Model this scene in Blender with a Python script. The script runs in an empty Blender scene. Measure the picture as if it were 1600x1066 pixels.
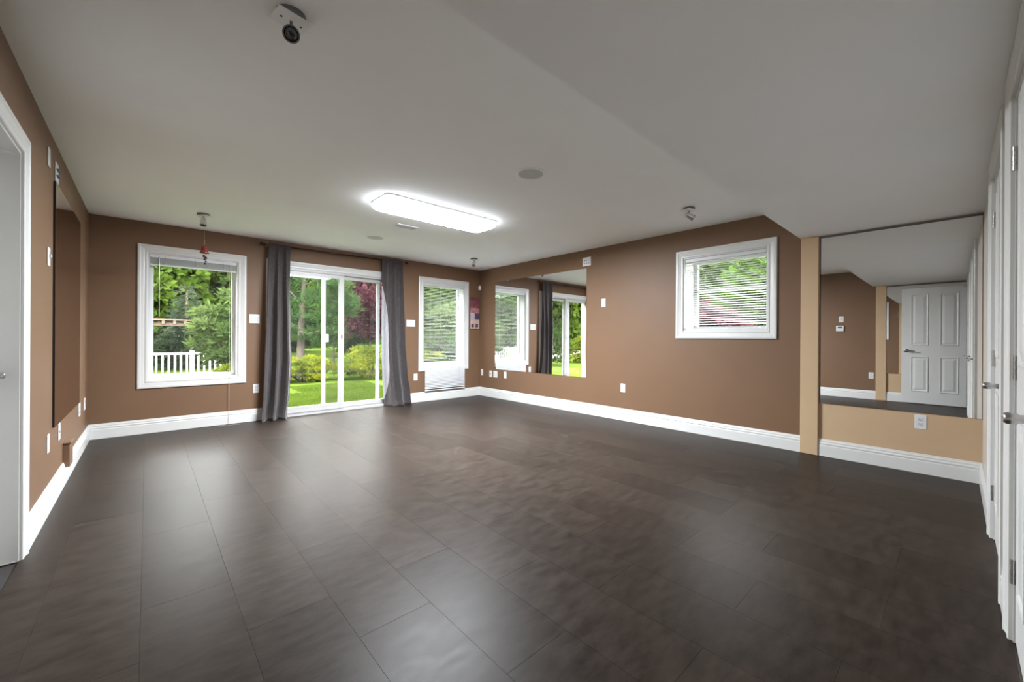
import bpy, bmesh, math, random
import numpy as np
from mathutils import Vector, Matrix

PI = math.pi
scene = bpy.context.scene
COL = scene.collection
random.seed(7)
RNG = np.random.default_rng(11)

# ------------------------------------------------------------------ camera
XL, XR, YF, YD, HC = -0.468, 4.840, 6.270, -0.152, 2.44
CAM_Z, YAW, ROLL, FPX = 1.1223, 0.73749, 0.00522, 627.86
cam_d = bpy.data.cameras.new('camera')
cam = bpy.data.objects.new('camera', cam_d)
COL.objects.link(cam)
fwd = Vector((math.sin(YAW), math.cos(YAW), 0))
rgt = Vector((math.cos(YAW), -math.sin(YAW), 0))
up = Vector((0, 0, 1))
r2 = rgt * math.cos(ROLL) + up * math.sin(ROLL)
u2 = -rgt * math.sin(ROLL) + up * math.cos(ROLL)
m = Matrix.Identity(4)
for i in range(3):
    m[i][0], m[i][1], m[i][2] = r2[i], u2[i], -fwd[i]
m[2][3] = CAM_Z
cam.matrix_world = m
cam_d.sensor_width = 36.0
cam_d.lens = 36.0 * FPX / 1600.0
cam_d.shift_y = -(533.0 - 528.27) / 1600.0
cam_d.clip_start = 0.02
cam_d.clip_end = 300
scene.camera = cam

# ------------------------------------------------------------------ sky, light levels, exposure
SKY_STRENGTH = 12.0
LAMP_STRENGTH = 124.0
world = bpy.data.worlds.new('overcast_sky')
scene.world = world
world.use_nodes = True
bg = world.node_tree.nodes['Background']
bg.inputs[0].default_value = (0.97, 0.98, 1.0, 1)
bg.inputs[1].default_value = SKY_STRENGTH
scene.view_settings.view_transform = 'Standard'
scene.view_settings.look = 'None'
scene.view_settings.gamma = 1.0
scene.view_settings.use_curve_mapping = False
scene.view_settings.exposure = 1.46
scene.cycles.use_denoising = True
scene.cycles.max_bounces = 10
scene.cycles.diffuse_bounces = 6
scene.cycles.glossy_bounces = 5
scene.cycles.transparent_max_bounces = 12
scene.cycles.sample_clamp_indirect = 6.0

# ------------------------------------------------------------------ materials
def new_mat(name):
    mt = bpy.data.materials.new(name)
    mt.use_nodes = True
    nt = mt.node_tree
    return mt, nt, nt.nodes['Principled BSDF']

def pmat(name, col, rough=0.5, metal=0.0, spec=0.5, var=0.0, vscale=8.0, bump=0.0, bscale=200.0, coat=0.0, stretch=None, objrand=0.0):
    """plain procedural material: base colour with noise variation and fine relief"""
    mt, nt, b = new_mat(name)
    N, Lk = nt.nodes, nt.links
    b.inputs['Base Color'].default_value = (*col, 1)
    b.inputs['Roughness'].default_value = rough
    b.inputs['Metallic'].default_value = metal
    b.inputs['Specular IOR Level'].default_value = spec
    b.inputs['Coat Weight'].default_value = coat
    tc = N.new('ShaderNodeTexCoord')
    src = tc.outputs['Object']
    if stretch:
        mp = N.new('ShaderNodeMapping'); mp.inputs['Scale'].default_value = stretch
        Lk.new(src, mp.inputs['Vector']); src = mp.outputs['Vector']
    last = None
    if var > 0:
        n = N.new('ShaderNodeTexNoise'); n.inputs['Scale'].default_value = vscale; n.inputs['Detail'].default_value = 5
        Lk.new(src, n.inputs['Vector'])
        mr = N.new('ShaderNodeMapRange'); mr.inputs[1].default_value = 0.3; mr.inputs[2].default_value = 0.7
        mr.inputs[3].default_value = 1 - var; mr.inputs[4].default_value = 1 + var
        Lk.new(n.outputs['Fac'], mr.inputs[0]); last = mr.outputs[0]
    if objrand > 0:
        oi = N.new('ShaderNodeObjectInfo')
        mr2 = N.new('ShaderNodeMapRange'); mr2.inputs[3].default_value = 1 - objrand; mr2.inputs[4].default_value = 1 + objrand
        Lk.new(oi.outputs['Random'], mr2.inputs[0])
        if last:
            mu = N.new('ShaderNodeMath'); mu.operation = 'MULTIPLY'
            Lk.new(last, mu.inputs[0]); Lk.new(mr2.outputs[0], mu.inputs[1]); last = mu.outputs[0]
        else:
            last = mr2.outputs[0]
    if last:
        vm = N.new('ShaderNodeVectorMath'); vm.operation = 'SCALE'
        vm.inputs[0].default_value = col
        Lk.new(last, vm.inputs['Scale']); Lk.new(vm.outputs[0], b.inputs['Base Color'])
    if bump > 0:
        n2 = N.new('ShaderNodeTexNoise'); n2.inputs['Scale'].default_value = bscale; n2.inputs['Detail'].default_value = 3
        Lk.new(src, n2.inputs['Vector'])
        bp = N.new('ShaderNodeBump'); bp.inputs['Strength'].default_value = bump; bp.inputs['Distance'].default_value = 0.002
        Lk.new(n2.outputs['Fac'], bp.inputs['Height']); Lk.new(bp.outputs['Normal'], b.inputs['Normal'])
    return mt

def emat(name, col, strength):
    mt = bpy.data.materials.new(name); mt.use_nodes = True
    nt = mt.node_tree; nt.nodes.clear()
    e = nt.nodes.new('ShaderNodeEmission'); o = nt.nodes.new('ShaderNodeOutputMaterial')
    e.inputs[0].default_value = (*col, 1); e.inputs[1].default_value = strength
    nt.links.new(e.outputs[0], o.inputs[0])
    return mt

def glass_mat(name, tint=(0.96, 0.98, 0.97), refl=0.9):
    mt = bpy.data.materials.new(name); mt.use_nodes = True
    nt = mt.node_tree; nt.nodes.clear()
    t = nt.nodes.new('ShaderNodeBsdfTransparent'); t.inputs[0].default_value = (*tint, 1)
    g = nt.nodes.new('ShaderNodeBsdfGlossy'); g.inputs['Roughness'].default_value = 0.0
    g.inputs[0].default_value = (refl, refl, refl, 1)
    lw = nt.nodes.new('ShaderNodeLayerWeight'); lw.inputs[0].default_value = 0.5
    pw = nt.nodes.new('ShaderNodeMath'); pw.operation = 'POWER'; pw.inputs[1].default_value = 5.0
    fr = nt.nodes.new('ShaderNodeMath'); fr.operation = 'MULTIPLY_ADD'; fr.inputs[1].default_value = 0.96; fr.inputs[2].default_value = 0.035
    nt.links.new(lw.outputs['Facing'], pw.inputs[0]); nt.links.new(pw.outputs[0], fr.inputs[0])
    mx = nt.nodes.new('ShaderNodeMixShader'); o = nt.nodes.new('ShaderNodeOutputMaterial')
    nt.links.new(fr.outputs[0], mx.inputs[0]); nt.links.new(t.outputs[0], mx.inputs[1]); nt.links.new(g.outputs[0], mx.inputs[2])
    nt.links.new(mx.outputs[0], o.inputs[0])
    return mt

def leaf_mat(name, ca, cb, scale=1.5, trans=0.35):
    mt = bpy.data.materials.new(name); mt.use_nodes = True
    nt = mt.node_tree; nt.nodes.clear(); N, Lk = nt.nodes, nt.links
    tc = N.new('ShaderNodeTexCoord'); n = N.new('ShaderNodeTexNoise'); n.inputs['Scale'].default_value = scale; n.inputs['Detail'].default_value = 6
    Lk.new(tc.outputs['Object'], n.inputs['Vector'])
    cr = N.new('ShaderNodeValToRGB'); cr.color_ramp.elements[0].position = 0.35; cr.color_ramp.elements[1].position = 0.65
    cr.color_ramp.elements[0].color = (*ca, 1); cr.color_ramp.elements[1].color = (*cb, 1)
    Lk.new(n.outputs['Fac'], cr.inputs[0])
    d = N.new('ShaderNodeBsdfDiffuse'); t = N.new('ShaderNodeBsdfTranslucent'); mx = N.new('ShaderNodeMixShader'); mx.inputs[0].default_value = trans
    Lk.new(cr.outputs[0], d.inputs[0]); Lk.new(cr.outputs[0], t.inputs[0])
    o = N.new('ShaderNodeOutputMaterial')
    Lk.new(d.outputs[0], mx.inputs[1]); Lk.new(t.outputs[0], mx.inputs[2]); Lk.new(mx.outputs[0], o.inputs[0])
    return mt

M = {}
M['brown'] = pmat('brown_wall_paint', (0.1700, 0.0960, 0.0540), 0.52, spec=0.32, var=0.03, vscale=3, bump=0.12, bscale=260)
M['tan'] = pmat('tan_wall_paint', (0.5200, 0.3650, 0.2250), 0.45, spec=0.35, var=0.03, vscale=3, bump=0.12, bscale=260)
M['pale'] = pmat('pale_warm_wall_paint', (0.5600, 0.5100, 0.4500), 0.45, spec=0.4, var=0.02, vscale=3, bump=0.1, bscale=260)
M['ceiling'] = pmat('flat_white_ceiling_paint', (0.8600, 0.8620, 0.8650), 0.8, spec=0.2, var=0.012, vscale=2.5, bump=0.06, bscale=160)
M['trim'] = pmat('white_trim_paint', (0.6400, 0.6330, 0.6100), 0.3, spec=0.5, var=0.015, vscale=6)
M['door'] = pmat('white_door_paint', (0.6600, 0.6530, 0.6300), 0.35, spec=0.5, var=0.01, vscale=5, bump=0.05, bscale=90)
M['vinyl'] = pmat('white_vinyl_frame', (0.6400, 0.6400, 0.6400), 0.3, spec=0.5, var=0.01)
M['alu'] = pmat('grey_white_sliding_frame', (0.4600, 0.4500, 0.4350), 0.35, spec=0.5, var=0.02)
M['slat'] = pmat('white_blind_slat', (0.6400, 0.6450, 0.6550), 0.35, spec=0.5, var=0.01)
M['plate'] = pmat('white_wall_plate_plastic', (0.6800, 0.6800, 0.6800), 0.3, spec=0.5, var=0.01)
M['socket'] = pmat('off_white_socket_plastic', (0.5800, 0.5800, 0.5800), 0.35, spec=0.5, var=0.01)
M['dark'] = pmat('dark_slot', (0.02, 0.02, 0.022), 0.6, var=0.1)
M['blackedge'] = pmat('black_edge', (0.006, 0.005, 0.005), 0.5, var=0.1)
M['screen'] = pmat('small_lcd_screen', (0.10, 0.13, 0.12), 0.25, var=0.05)
M['ink'] = pmat('blue_grey_print', (0.12, 0.14, 0.20), 0.5, var=0.05)
M['nickel'] = pmat('brushed_nickel', (0.5000, 0.4900, 0.4750), 0.28, metal=1.0, var=0.05, vscale=60)
M['chrome'] = pmat('chrome', (0.72, 0.72, 0.73), 0.15, metal=1.0, var=0.02)
M['canopy'] = pmat('grey_spot_canopy', (0.16, 0.16, 0.165), 0.4, metal=0.4, var=0.05)
M['spotwhite'] = pmat('white_spot_plate', (0.8000, 0.8000, 0.8000), 0.35, var=0.01)
M['lampglass'] = pmat('spot_bulb_glass', (0.05, 0.05, 0.052), 0.12, spec=0.8, var=0.05, vscale=80)
M['bronze'] = pmat('dark_bronze_rod', (0.055, 0.035, 0.026), 0.35, metal=0.7, var=0.1)
M['copper'] = pmat('copper_bracket', (0.55, 0.30, 0.19), 0.3, metal=0.9, var=0.08)
M['pan'] = pmat('white_fixture_pan', (0.8, 0.8, 0.8), 0.4, var=0.01)
M['diffuser'] = emat('lit_fluorescent_diffuser', (0.93, 0.99, 1.06), LAMP_STRENGTH)
M['diffuser_side'] = emat('lit_diffuser_side', (0.93, 0.99, 1.06), LAMP_STRENGTH * 0.05)
M['grille'] = pmat('perforated_speaker_grille', (0.50, 0.50, 0.51), 0.6, var=0.25, vscale=600)
M['glass'] = glass_mat('window_glass')
M['red'] = pmat('red_lacquer_bell', (0.1758, 0.0222, 0.0166), 0.25, spec=0.6, var=0.5, vscale=60)
M['darkred'] = pmat('dark_red_charm', (0.0555, 0.0111, 0.0111), 0.3, var=0.4, vscale=80)
M['string'] = pmat('pale_string', (0.55, 0.47, 0.36), 0.8, var=0.05)
M['cord'] = pmat('white_blind_cord', (0.4500, 0.4000, 0.3300), 0.7, var=0.02)
M['wandmat'] = pmat('clear_blind_wand', (0.3500, 0.3800, 0.3500), 0.2, var=0.02)
M['plum'] = pmat('plum_paint', (0.1573, 0.0444, 0.0555), 0.6, var=0.45, vscale=14)
M['mauve'] = pmat('mauve_paint', (0.3515, 0.1573, 0.1628), 0.6, var=0.3, vscale=18)
M['purple'] = pmat('dark_purple_paint', (0.0740, 0.0444, 0.0833), 0.6, var=0.35, vscale=18)
M['lilac'] = pmat('pale_lilac_paint', (0.4440, 0.3885, 0.4347), 0.6, var=0.15, vscale=18)
M['blush'] = pmat('blush_beige_paint', (0.5180, 0.3700, 0.3145), 0.6, var=0.12, vscale=18)

def mirror_mat(name, col, rough):
    mt, nt, b = new_mat(name)
    b.inputs['Base Color'].default_value = (*col, 1); b.inputs['Metallic'].default_value = 1.0
    N, Lk = nt.nodes, nt.links
    tc = N.new('ShaderNodeTexCoord'); n = N.new('ShaderNodeTexNoise'); n.inputs['Scale'].default_value = 5; n.inputs['Detail'].default_value = 8
    Lk.new(tc.outputs['Object'], n.inputs['Vector'])
    mr = N.new('ShaderNodeMapRange'); mr.inputs[1].default_value = 0.55; mr.inputs[2].default_value = 0.8
    mr.inputs[3].default_value = rough; mr.inputs[4].default_value = rough + 0.05
    Lk.new(n.outputs['Fac'], mr.inputs[0]); Lk.new(mr.outputs[0], b.inputs['Roughness'])
    return mt
M['mirror'] = mirror_mat('silvered_mirror', (0.90, 0.905, 0.90), 0.0)
M['bronzemirror'] = mirror_mat('brown_tinted_glossy_panel', (0.80, 0.66, 0.54), 0.03)

def floor_tile_mat():
    mt, nt, b = new_mat('dark_brown_slate_look_tile')
    N, Lk = nt.nodes, nt.links
    tc = N.new('ShaderNodeTexCoord'); geo = N.new('ShaderNodeNewGeometry')
    mp = N.new('ShaderNodeMapping'); mp.inputs['Scale'].default_value = (1.0, 2.6, 1.0); mp.inputs['Rotation'].default_value = (0, 0, 0.5)
    Lk.new(geo.outputs['Position'], mp.inputs['Vector'])
    n = N.new('ShaderNodeTexNoise'); n.inputs['Scale'].default_value = 7; n.inputs['Detail'].default_value = 9; n.inputs['Roughness'].default_value = 0.65
    Lk.new(mp.outputs['Vector'], n.inputs['Vector'])
    cr = N.new('ShaderNodeValToRGB')
    cr.color_ramp.elements[0].position = 0.3; cr.color_ramp.elements[0].color = (0.0200, 0.0141, 0.0109, 1)
    cr.color_ramp.elements[1].position = 0.72; cr.color_ramp.elements[1].color = (0.0430, 0.0320, 0.0256, 1)
    Lk.new(n.outputs['Fac'], cr.inputs[0])
    oi = N.new('ShaderNodeObjectInfo'); mr = N.new('ShaderNodeMapRange'); mr.inputs[3].default_value = 0.86; mr.inputs[4].default_value = 1.16
    Lk.new(oi.outputs['Random'], mr.inputs[0])
    vm = N.new('ShaderNodeVectorMath'); vm.operation = 'SCALE'
    Lk.new(cr.outputs[0], vm.inputs[0]); Lk.new(mr.outputs[0], vm.inputs['Scale']); Lk.new(vm.outputs[0], b.inputs['Base Color'])
    mr3 = N.new('ShaderNodeMapRange'); mr3.inputs[1].default_value = 0.3; mr3.inputs[2].default_value = 0.7; mr3.inputs[3].default_value = 0.33; mr3.inputs[4].default_value = 0.41
    Lk.new(n.outputs['Fac'], mr3.inputs[0]); Lk.new(mr3.outputs[0], b.inputs['Roughness'])
    b.inputs['IOR'].default_value = 1.15; b.inputs['Specular Tint'].default_value = (1.0, 0.96, 0.92, 1)
    n2 = N.new('ShaderNodeTexNoise'); n2.inputs['Scale'].default_value = 130; n2.inputs['Detail'].default_value = 4
    Lk.new(mp.outputs['Vector'], n2.inputs['Vector'])
    bp = N.new('ShaderNodeBump'); bp.inputs['Strength'].default_value = 0.14; bp.inputs['Distance'].default_value = 0.002
    Lk.new(n2.outputs['Fac'], bp.inputs['Height']); Lk.new(bp.outputs['Normal'], b.inputs['Normal'])
    return mt
M['tile'] = floor_tile_mat()
M['subfloor'] = pmat('dark_joint_subfloor', (0.016, 0.012, 0.010), 0.8, var=0.1)

def fabric_mat(name, ca, cb, sc=420.0):
    mt, nt, b = new_mat(name)
    N, Lk = nt.nodes, nt.links
    tc = N.new('ShaderNodeTexCoord')
    outs = []
    for st in ((0.05, 0.05, 1.0), (1.0, 1.0, 0.03)):
        mp = N.new('ShaderNodeMapping'); mp.inputs['Scale'].default_value = st
        Lk.new(tc.outputs['Object'], mp.inputs['Vector'])
        n = N.new('ShaderNodeTexNoise'); n.inputs['Scale'].default_value = sc; n.inputs['Detail'].default_value = 2
        Lk.new(mp.outputs['Vector'], n.inputs['Vector']); outs.append(n.outputs['Fac'])
    ad = N.new('ShaderNodeMath'); ad.operation = 'ADD'; Lk.new(outs[0], ad.inputs[0]); Lk.new(outs[1], ad.inputs[1])
    mr = N.new('ShaderNodeMapRange'); mr.inputs[1].default_value = 0.75; mr.inputs[2].default_value = 1.25
    Lk.new(ad.outputs[0], mr.inputs[0])
    cr = N.new('ShaderNodeMix'); cr.data_type = 'RGBA'; cr.inputs[6].default_value = (*ca, 1); cr.inputs[7].default_value = (*cb, 1)
    Lk.new(mr.outputs[0], cr.inputs[0]); Lk.new(cr.outputs[2], b.inputs['Base Color'])
    b.inputs['Roughness'].default_value = 0.85; b.inputs['Sheen Weight'].default_value = 0.15
    return mt
M['curtain'] = fabric_mat('grey_brown_linen', (0.0222, 0.0179, 0.0176), (0.0888, 0.0712, 0.0694))
M['lining'] = fabric_mat('silver_grey_lining', (0.2405, 0.2350, 0.2498), (0.3700, 0.3626, 0.3811))

M['lawn'] = leaf_mat('lawn_ground', (0.0346, 0.0551, 0.0075), (0.0551, 0.0828, 0.0117), 2.5, 0.0)
M['grass'] = leaf_mat('grass_blades', (0.0386, 0.0621, 0.0075), (0.0675, 0.0965, 0.0123), 1.2, 0.35)
M['pine'] = leaf_mat('pine_needles', (0.0199, 0.0421, 0.0142), (0.0486, 0.0819, 0.0265), 1.6)
M['spruce'] = leaf_mat('spruce_needles', (0.0163, 0.0270, 0.0152), (0.0485, 0.0593, 0.0378), 1.3)
M['leaf'] = leaf_mat('fresh_green_leaves', (0.0242, 0.0450, 0.0061), (0.0569, 0.0862, 0.0120), 0.9)
M['leafdark'] = leaf_mat('deep_green_leaves', (0.0143, 0.0309, 0.0064), (0.0390, 0.0655, 0.0131), 0.8)
M['leafpale'] = leaf_mat('pale_green_leaves', (0.0320, 0.0527, 0.0143), (0.0638, 0.0862, 0.0270), 0.9)
M['purpleleaf'] = leaf_mat('purple_leaves', (0.0287, 0.0081, 0.0114), (0.0862, 0.0316, 0.0403), 1.6)
M['juniper'] = leaf_mat('golden_juniper', (0.0317, 0.0499, 0.0062), (0.2081, 0.2236, 0.0192), 1.4)
M['bark'] = pmat('brown_bark', (0.0640, 0.0480, 0.0368), 0.9, var=0.4, vscale=10, bump=0.8, bscale=30, stretch=(1, 1, 0.25))
M['railwhite'] = pmat('white_painted_railing', (0.3600, 0.3600, 0.3700), 0.5, var=0.04)
M['cedar'] = pmat('weathered_cedar', (0.0992, 0.0576, 0.0432), 0.8, var=0.2, vscale=6, stretch=(1, 1, 6))
M['siding'] = pmat('pale_exterior_siding', (0.2720, 0.2560, 0.2240), 0.7, var=0.05)

# ------------------------------------------------------------------ mesh helpers
def link(name, me, mat=None, parent=None, smooth=False):
    o = bpy.data.objects.new(name, me)
    COL.objects.link(o)
    if mat is not None and not me.materials:
        me.materials.append(mat)
    if parent is not None:
        o.parent = parent
    if smooth:
        me.polygons.foreach_set('use_smooth', [True] * len(me.polygons))
    return o

def obj(name, bm, mat, parent=None, smooth=False, recalc=True):
    if recalc:
        bmesh.ops.recalc_face_normals(bm, faces=bm.faces)
    me = bpy.data.meshes.new(name)
    bm.to_mesh(me); bm.free()
    return link(name, me, mat, parent, smooth)

def tag(o, label, cat, group=None, kind=None):
    o['label'] = label; o['category'] = cat
    if group: o['group'] = group
    if kind: o['kind'] = kind
    return o

def struct(o, label, cat):
    return tag(o, label, cat, kind='structure')

def empty(name, loc=(0, 0, 0), rz=0.0):
    e = bpy.data.objects.new(name, None)
    e.empty_display_size = 0.05
    COL.objects.link(e); e.location = loc; e.rotation_euler = (0, 0, rz)
    return e

def copy_tree(o, parent=None):
    c = o.copy(); COL.objects.link(c)
    if parent is not None: c.parent = parent
    for ch in list(o.children):
        copy_tree(ch, c)
    return c

def box(bm, x0, x1, y0, y1, z0, z1, bev=0.0, seg=1):
    r = bmesh.ops.create_cube(bm, size=1.0)
    vs = r['verts']
    bmesh.ops.scale(bm, verts=vs, vec=(x1 - x0, y1 - y0, z1 - z0))
    bmesh.ops.translate(bm, verts=vs, vec=((x0 + x1) / 2, (y0 + y1) / 2, (z0 + z1) / 2))
    if bev > 0:
        es = list({e for v in vs for e in v.link_edges})
        bmesh.ops.bevel(bm, geom=es, offset=bev, segments=seg, affect='EDGES', profile=0.5)
    return bm

def bxo(name, x0, x1, y0, y1, z0, z1, mat, parent=None, bev=0.0, seg=1):
    return obj(name, box(bmesh.new(), min(x0, x1), max(x0, x1), min(y0, y1), max(y0, y1), min(z0, z1), max(z0, z1), bev, seg), mat, parent)

def tube(bm, pts, rad, n=10, caps=True):
    pts = [Vector(p) for p in pts]
    rads = [float(q) for q in rad] if isinstance(rad, (list, tuple)) else [float(rad)] * len(pts)
    rings = []
    ref = None
    for i, p in enumerate(pts):
        t = (pts[min(i + 1, len(pts) - 1)] - pts[max(i - 1, 0)]).normalized()
        if ref is None:
            ref = Vector((0, 0, 1)) if abs(t.z) < 0.9 else Vector((1, 0, 0))
        a = t.cross(ref).normalized(); b = t.cross(a).normalized()
        rings.append([bm.verts.new(p + rads[i] * (a * math.cos(2 * PI * k / n) + b * math.sin(2 * PI * k / n))) for k in range(n)])
    for r0, r1 in zip(rings, rings[1:]):
        for k in range(n):
            bm.faces.new((r0[k], r0[(k + 1) % n], r1[(k + 1) % n], r1[k]))
    if caps:
        bm.faces.new(rings[0][::-1]); bm.faces.new(rings[-1])
    return bm

def lathe(bm, prof, n=24, M4=None, closed=False):
    """prof: (r, z) pairs revolved about z; M4 places it"""
    rings = []
    new = []
    for r, z in prof:
        if r < 1e-5:
            v = bm.verts.new((0, 0, z)); rings.append([v]); new.append(v)
        else:
            ring = [bm.verts.new((r * math.cos(2 * PI * k / n), r * math.sin(2 * PI * k / n), z)) for k in range(n)]
            rings.append(ring); new += ring
    for a, b in zip(rings, rings[1:]):
        for k in range(n):
            q = [a[k % len(a)], a[(k + 1) % len(a)], b[(k + 1) % len(b)], b[k % len(b)]]
            q = list(dict.fromkeys(q))
            if len(q) > 2:
                try: bm.faces.new(q)
                except ValueError: pass
    if M4 is not None:
        bmesh.ops.transform(bm, matrix=M4, verts=new)
    return bm

def aim(loc, direction):
    """matrix with local z along direction"""
    return Matrix.Translation(loc) @ Vector(direction).to_track_quat('Z', 'Y').to_matrix().to_4x4()

# wall frames: (along, up, out into the room) -> world
MF = lambda a, b, d: (a, YF - d, b)
MR = lambda a, b, d: (XR - d, a, b)
ML = lambda a, b, d: (XL + d, a, b)
MD = lambda a, b, d: (a, YD + d, b)

def mbox(mp, a0, a1, b0, b1, d0, d1, bm=None, bev=0.0, seg=1):
    bm = bm or bmesh.new()
    p, q = mp(a0, b0, d0), mp(a1, b1, d1)
    lo = [min(x, y) for x, y in zip(p, q)]; hi = [max(x, y) for x, y in zip(p, q)]
    return box(bm, lo[0], hi[0], lo[1], hi[1], lo[2], hi[2], bev, seg)

def wall(name, mp, a0, a1, b0, b1, holes, thick, mat, label):
    """slab with rectangular openings, front face at d=0"""
    A = sorted({a0, a1, *[h[0] for h in holes], *[h[1] for h in holes]})
    B = sorted({b0, b1, *[h[2] for h in holes], *[h[3] for h in holes]})
    bm = bmesh.new()
    def quad(pts): bm.faces.new([bm.verts.new(p) for p in pts])
    def solid(i, j):
        if i < 0 or j < 0 or i >= len(A) - 1 or j >= len(B) - 1: return False
        ca, cb = (A[i] + A[i + 1]) / 2, (B[j] + B[j + 1]) / 2
        return not any(h[0] < ca < h[1] and h[2] < cb < h[3] for h in holes)
    for i in range(len(A) - 1):
        for j in range(len(B) - 1):
            if not solid(i, j): continue
            x0, x1, y0, y1 = A[i], A[i + 1], B[j], B[j + 1]
            for d in (0, -thick):
                quad([mp(x0, y0, d), mp(x1, y0, d), mp(x1, y1, d), mp(x0, y1, d)])
            for (di, dj, e) in ((-1, 0, ((x0, y0), (x0, y1))), (1, 0, ((x1, y0), (x1, y1))), (0, -1, ((x0, y0), (x1, y0))), (0, 1, ((x0, y1), (x1, y1)))):
                if not solid(i + di, j + dj):
                    (p0, q0), (p1, q1) = e
                    quad([mp(p0, q0, 0), mp(p1, q1, 0), mp(p1, q1, -thick), mp(p0, q0, -thick)])
    bmesh.ops.remove_doubles(bm, verts=bm.verts, dist=1e-5)
    return struct(obj(name, bm, mat), label, 'wall')

CASE = [(0.0, 0.0), (0.0, 0.012), (0.006, 0.015), (0.020, 0.015), (0.026, 0.011), (0.034, 0.014), (0.058, 0.018), (0.066, 0.022), (0.080, 0.022), (0.088, 0.018), (0.088, 0.0)]
def casing(mp, a0, a1, b0, b1, parent, mat, sides='LTRB', prof=CASE, wid=1.0, foot=None):
    """mitred moulding around an opening, one mesh a side"""
    corner = {'L': ((a0, b0), (a0, b1), (-1, -1), (-1, 1)), 'R': ((a1, b0), (a1, b1), (1, -1), (1, 1)),
              'T': ((a0, b1), (a1, b1), (-1, 1), (1, 1)), 'B': ((a0, b0), (a1, b0), (-1, -1), (1, -1))}
    for s in sides:
        (pa, pb), (qa, qb), (sa, sb), (ta, tb) = corner[s]
        bm = bmesh.new(); r0 = []; r1 = []
        for w, d in prof:
            w *= wid
            y0 = pb + sb * w
            if foot is not None and s in 'LR': y0 = foot
            r0.append(bm.verts.new(mp(pa + sa * w, y0, d)))
            r1.append(bm.verts.new(mp(qa + ta * w, qb + tb * w, d)))
        for k in range(len(prof) - 1):
            bm.faces.new((r0[k], r0[k + 1], r1[k + 1], r1[k]))
        bm.faces.new(r0); bm.faces.new(r1[::-1]); bm.faces.new((r0[-1], r0[0], r1[0], r1[-1]))
        obj('casing', bm, mat, parent)

BASE = [(0, 0), (0.017, 0), (0.017, 0.100), (0.0145, 0.106), (0.0145, 0.112), (0.017, 0.117), (0.0165, 0.124), (0.012, 0.132), (0.0125, 0.145), (0.008, 0.153), (0.006, 0.163), (0, 0.163)]
def baseboard(name, mp, a0, a1, label):
    bm = bmesh.new()
    r0 = [bm.verts.new(mp(a0, z, d)) for d, z in BASE]; r1 = [bm.verts.new(mp(a1, z, d)) for d, z in BASE]
    n = len(BASE)
    for k in range(n):
        bm.faces.new((r0[k], r0[(k + 1) % n], r1[(k + 1) % n], r1[k]))
    bm.faces.new(r0); bm.faces.new(r1[::-1])
    return struct(obj(name, bm, M['trim']), label, 'baseboard')

# ------------------------------------------------------------------ room shell
W1 = (0.005, 0.877, 0.605, 2.093)      # opening of the window left of the patio door (X, Z)
W2 = (3.583, 4.470, 0.620, 2.100)      # window right of the patio door
PD = (1.280, 3.070, 0.0, 2.095)        # patio door
W3 = (1.325, 2.222, 1.215, 2.100)      # right wall window (Y, Z)
DL = (2.28, 3.13, 0.0, 2.035)          # doorway in the left wall (Y, Z)
DC1 = (2.775, 3.550, 0.0, 2.035)       # closet doors in the near wall (X, Z)
DC2 = (1.625, 2.400, 0.0, 2.035)
DE = (-0.385, 0.430, 0.0, 2.035)       # entrance the photograph was taken from
SOFF_Y, SOFF_Z = 1.036, 2.127
TH, THR = 0.25, 0.42

wall('wall_back', MF, XL - TH, XR + TH, 0, HC, [W1, W2, (PD[0], PD[1], PD[2], PD[3])], TH, M['brown'], 'brown painted wall with the patio door and two tall windows')
wall('wall_right', MR, 1.03, YF, 0, HC, [W3], THR, M['brown'], 'brown painted wall with the long mirror and the small high window')
wall('wall_right_alcove', MR, YD - 0.12, 1.03, 0, HC, [], THR, M['tan'], 'light tan wall under the lowered ceiling behind the big mirror')
wall('wall_left', ML, 0.99, YF, 0, HC, [DL], 0.14, M['brown'], 'brown painted wall with the doorway and the tall dark glossy panel')
wall('wall_left_alcove', ML, YD - 0.12, 0.99, 0, HC, [], 0.14, M['tan'], 'light tan wall behind the open white panelled door')
wall('wall_front', MD, XL, XR, 0, HC, [DC1, DC2, DE], 0.12, M['pale'], 'pale wall holding two white closet doors under the lowered ceiling')

struct(bxo('ceiling', XL - TH, XR + THR, YD - 0.12, YF + TH, HC, HC + 0.12, M['ceiling']), 'flat white main ceiling of the room', 'ceiling')
struct(bxo('ceiling_soffit', XL, XR, YD, SOFF_Y, SOFF_Z, HC, M['ceiling']), 'lowered white ceiling section beside the closet doors', 'ceiling')
struct(bxo('trim_1', XR - 0.030, XR, 0.887, 1.030, 0, SOFF_Z, M['tan'], bev=0.002), 'tan pilaster between the brown wall and the big mirror', 'pilaster')
struct(bxo('trim_2', XL, XL + 0.030, 0.848, 0.990, 0, SOFF_Z, M['tan'], bev=0.002), 'tan pilaster beside the open white panelled door', 'pilaster')

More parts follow.
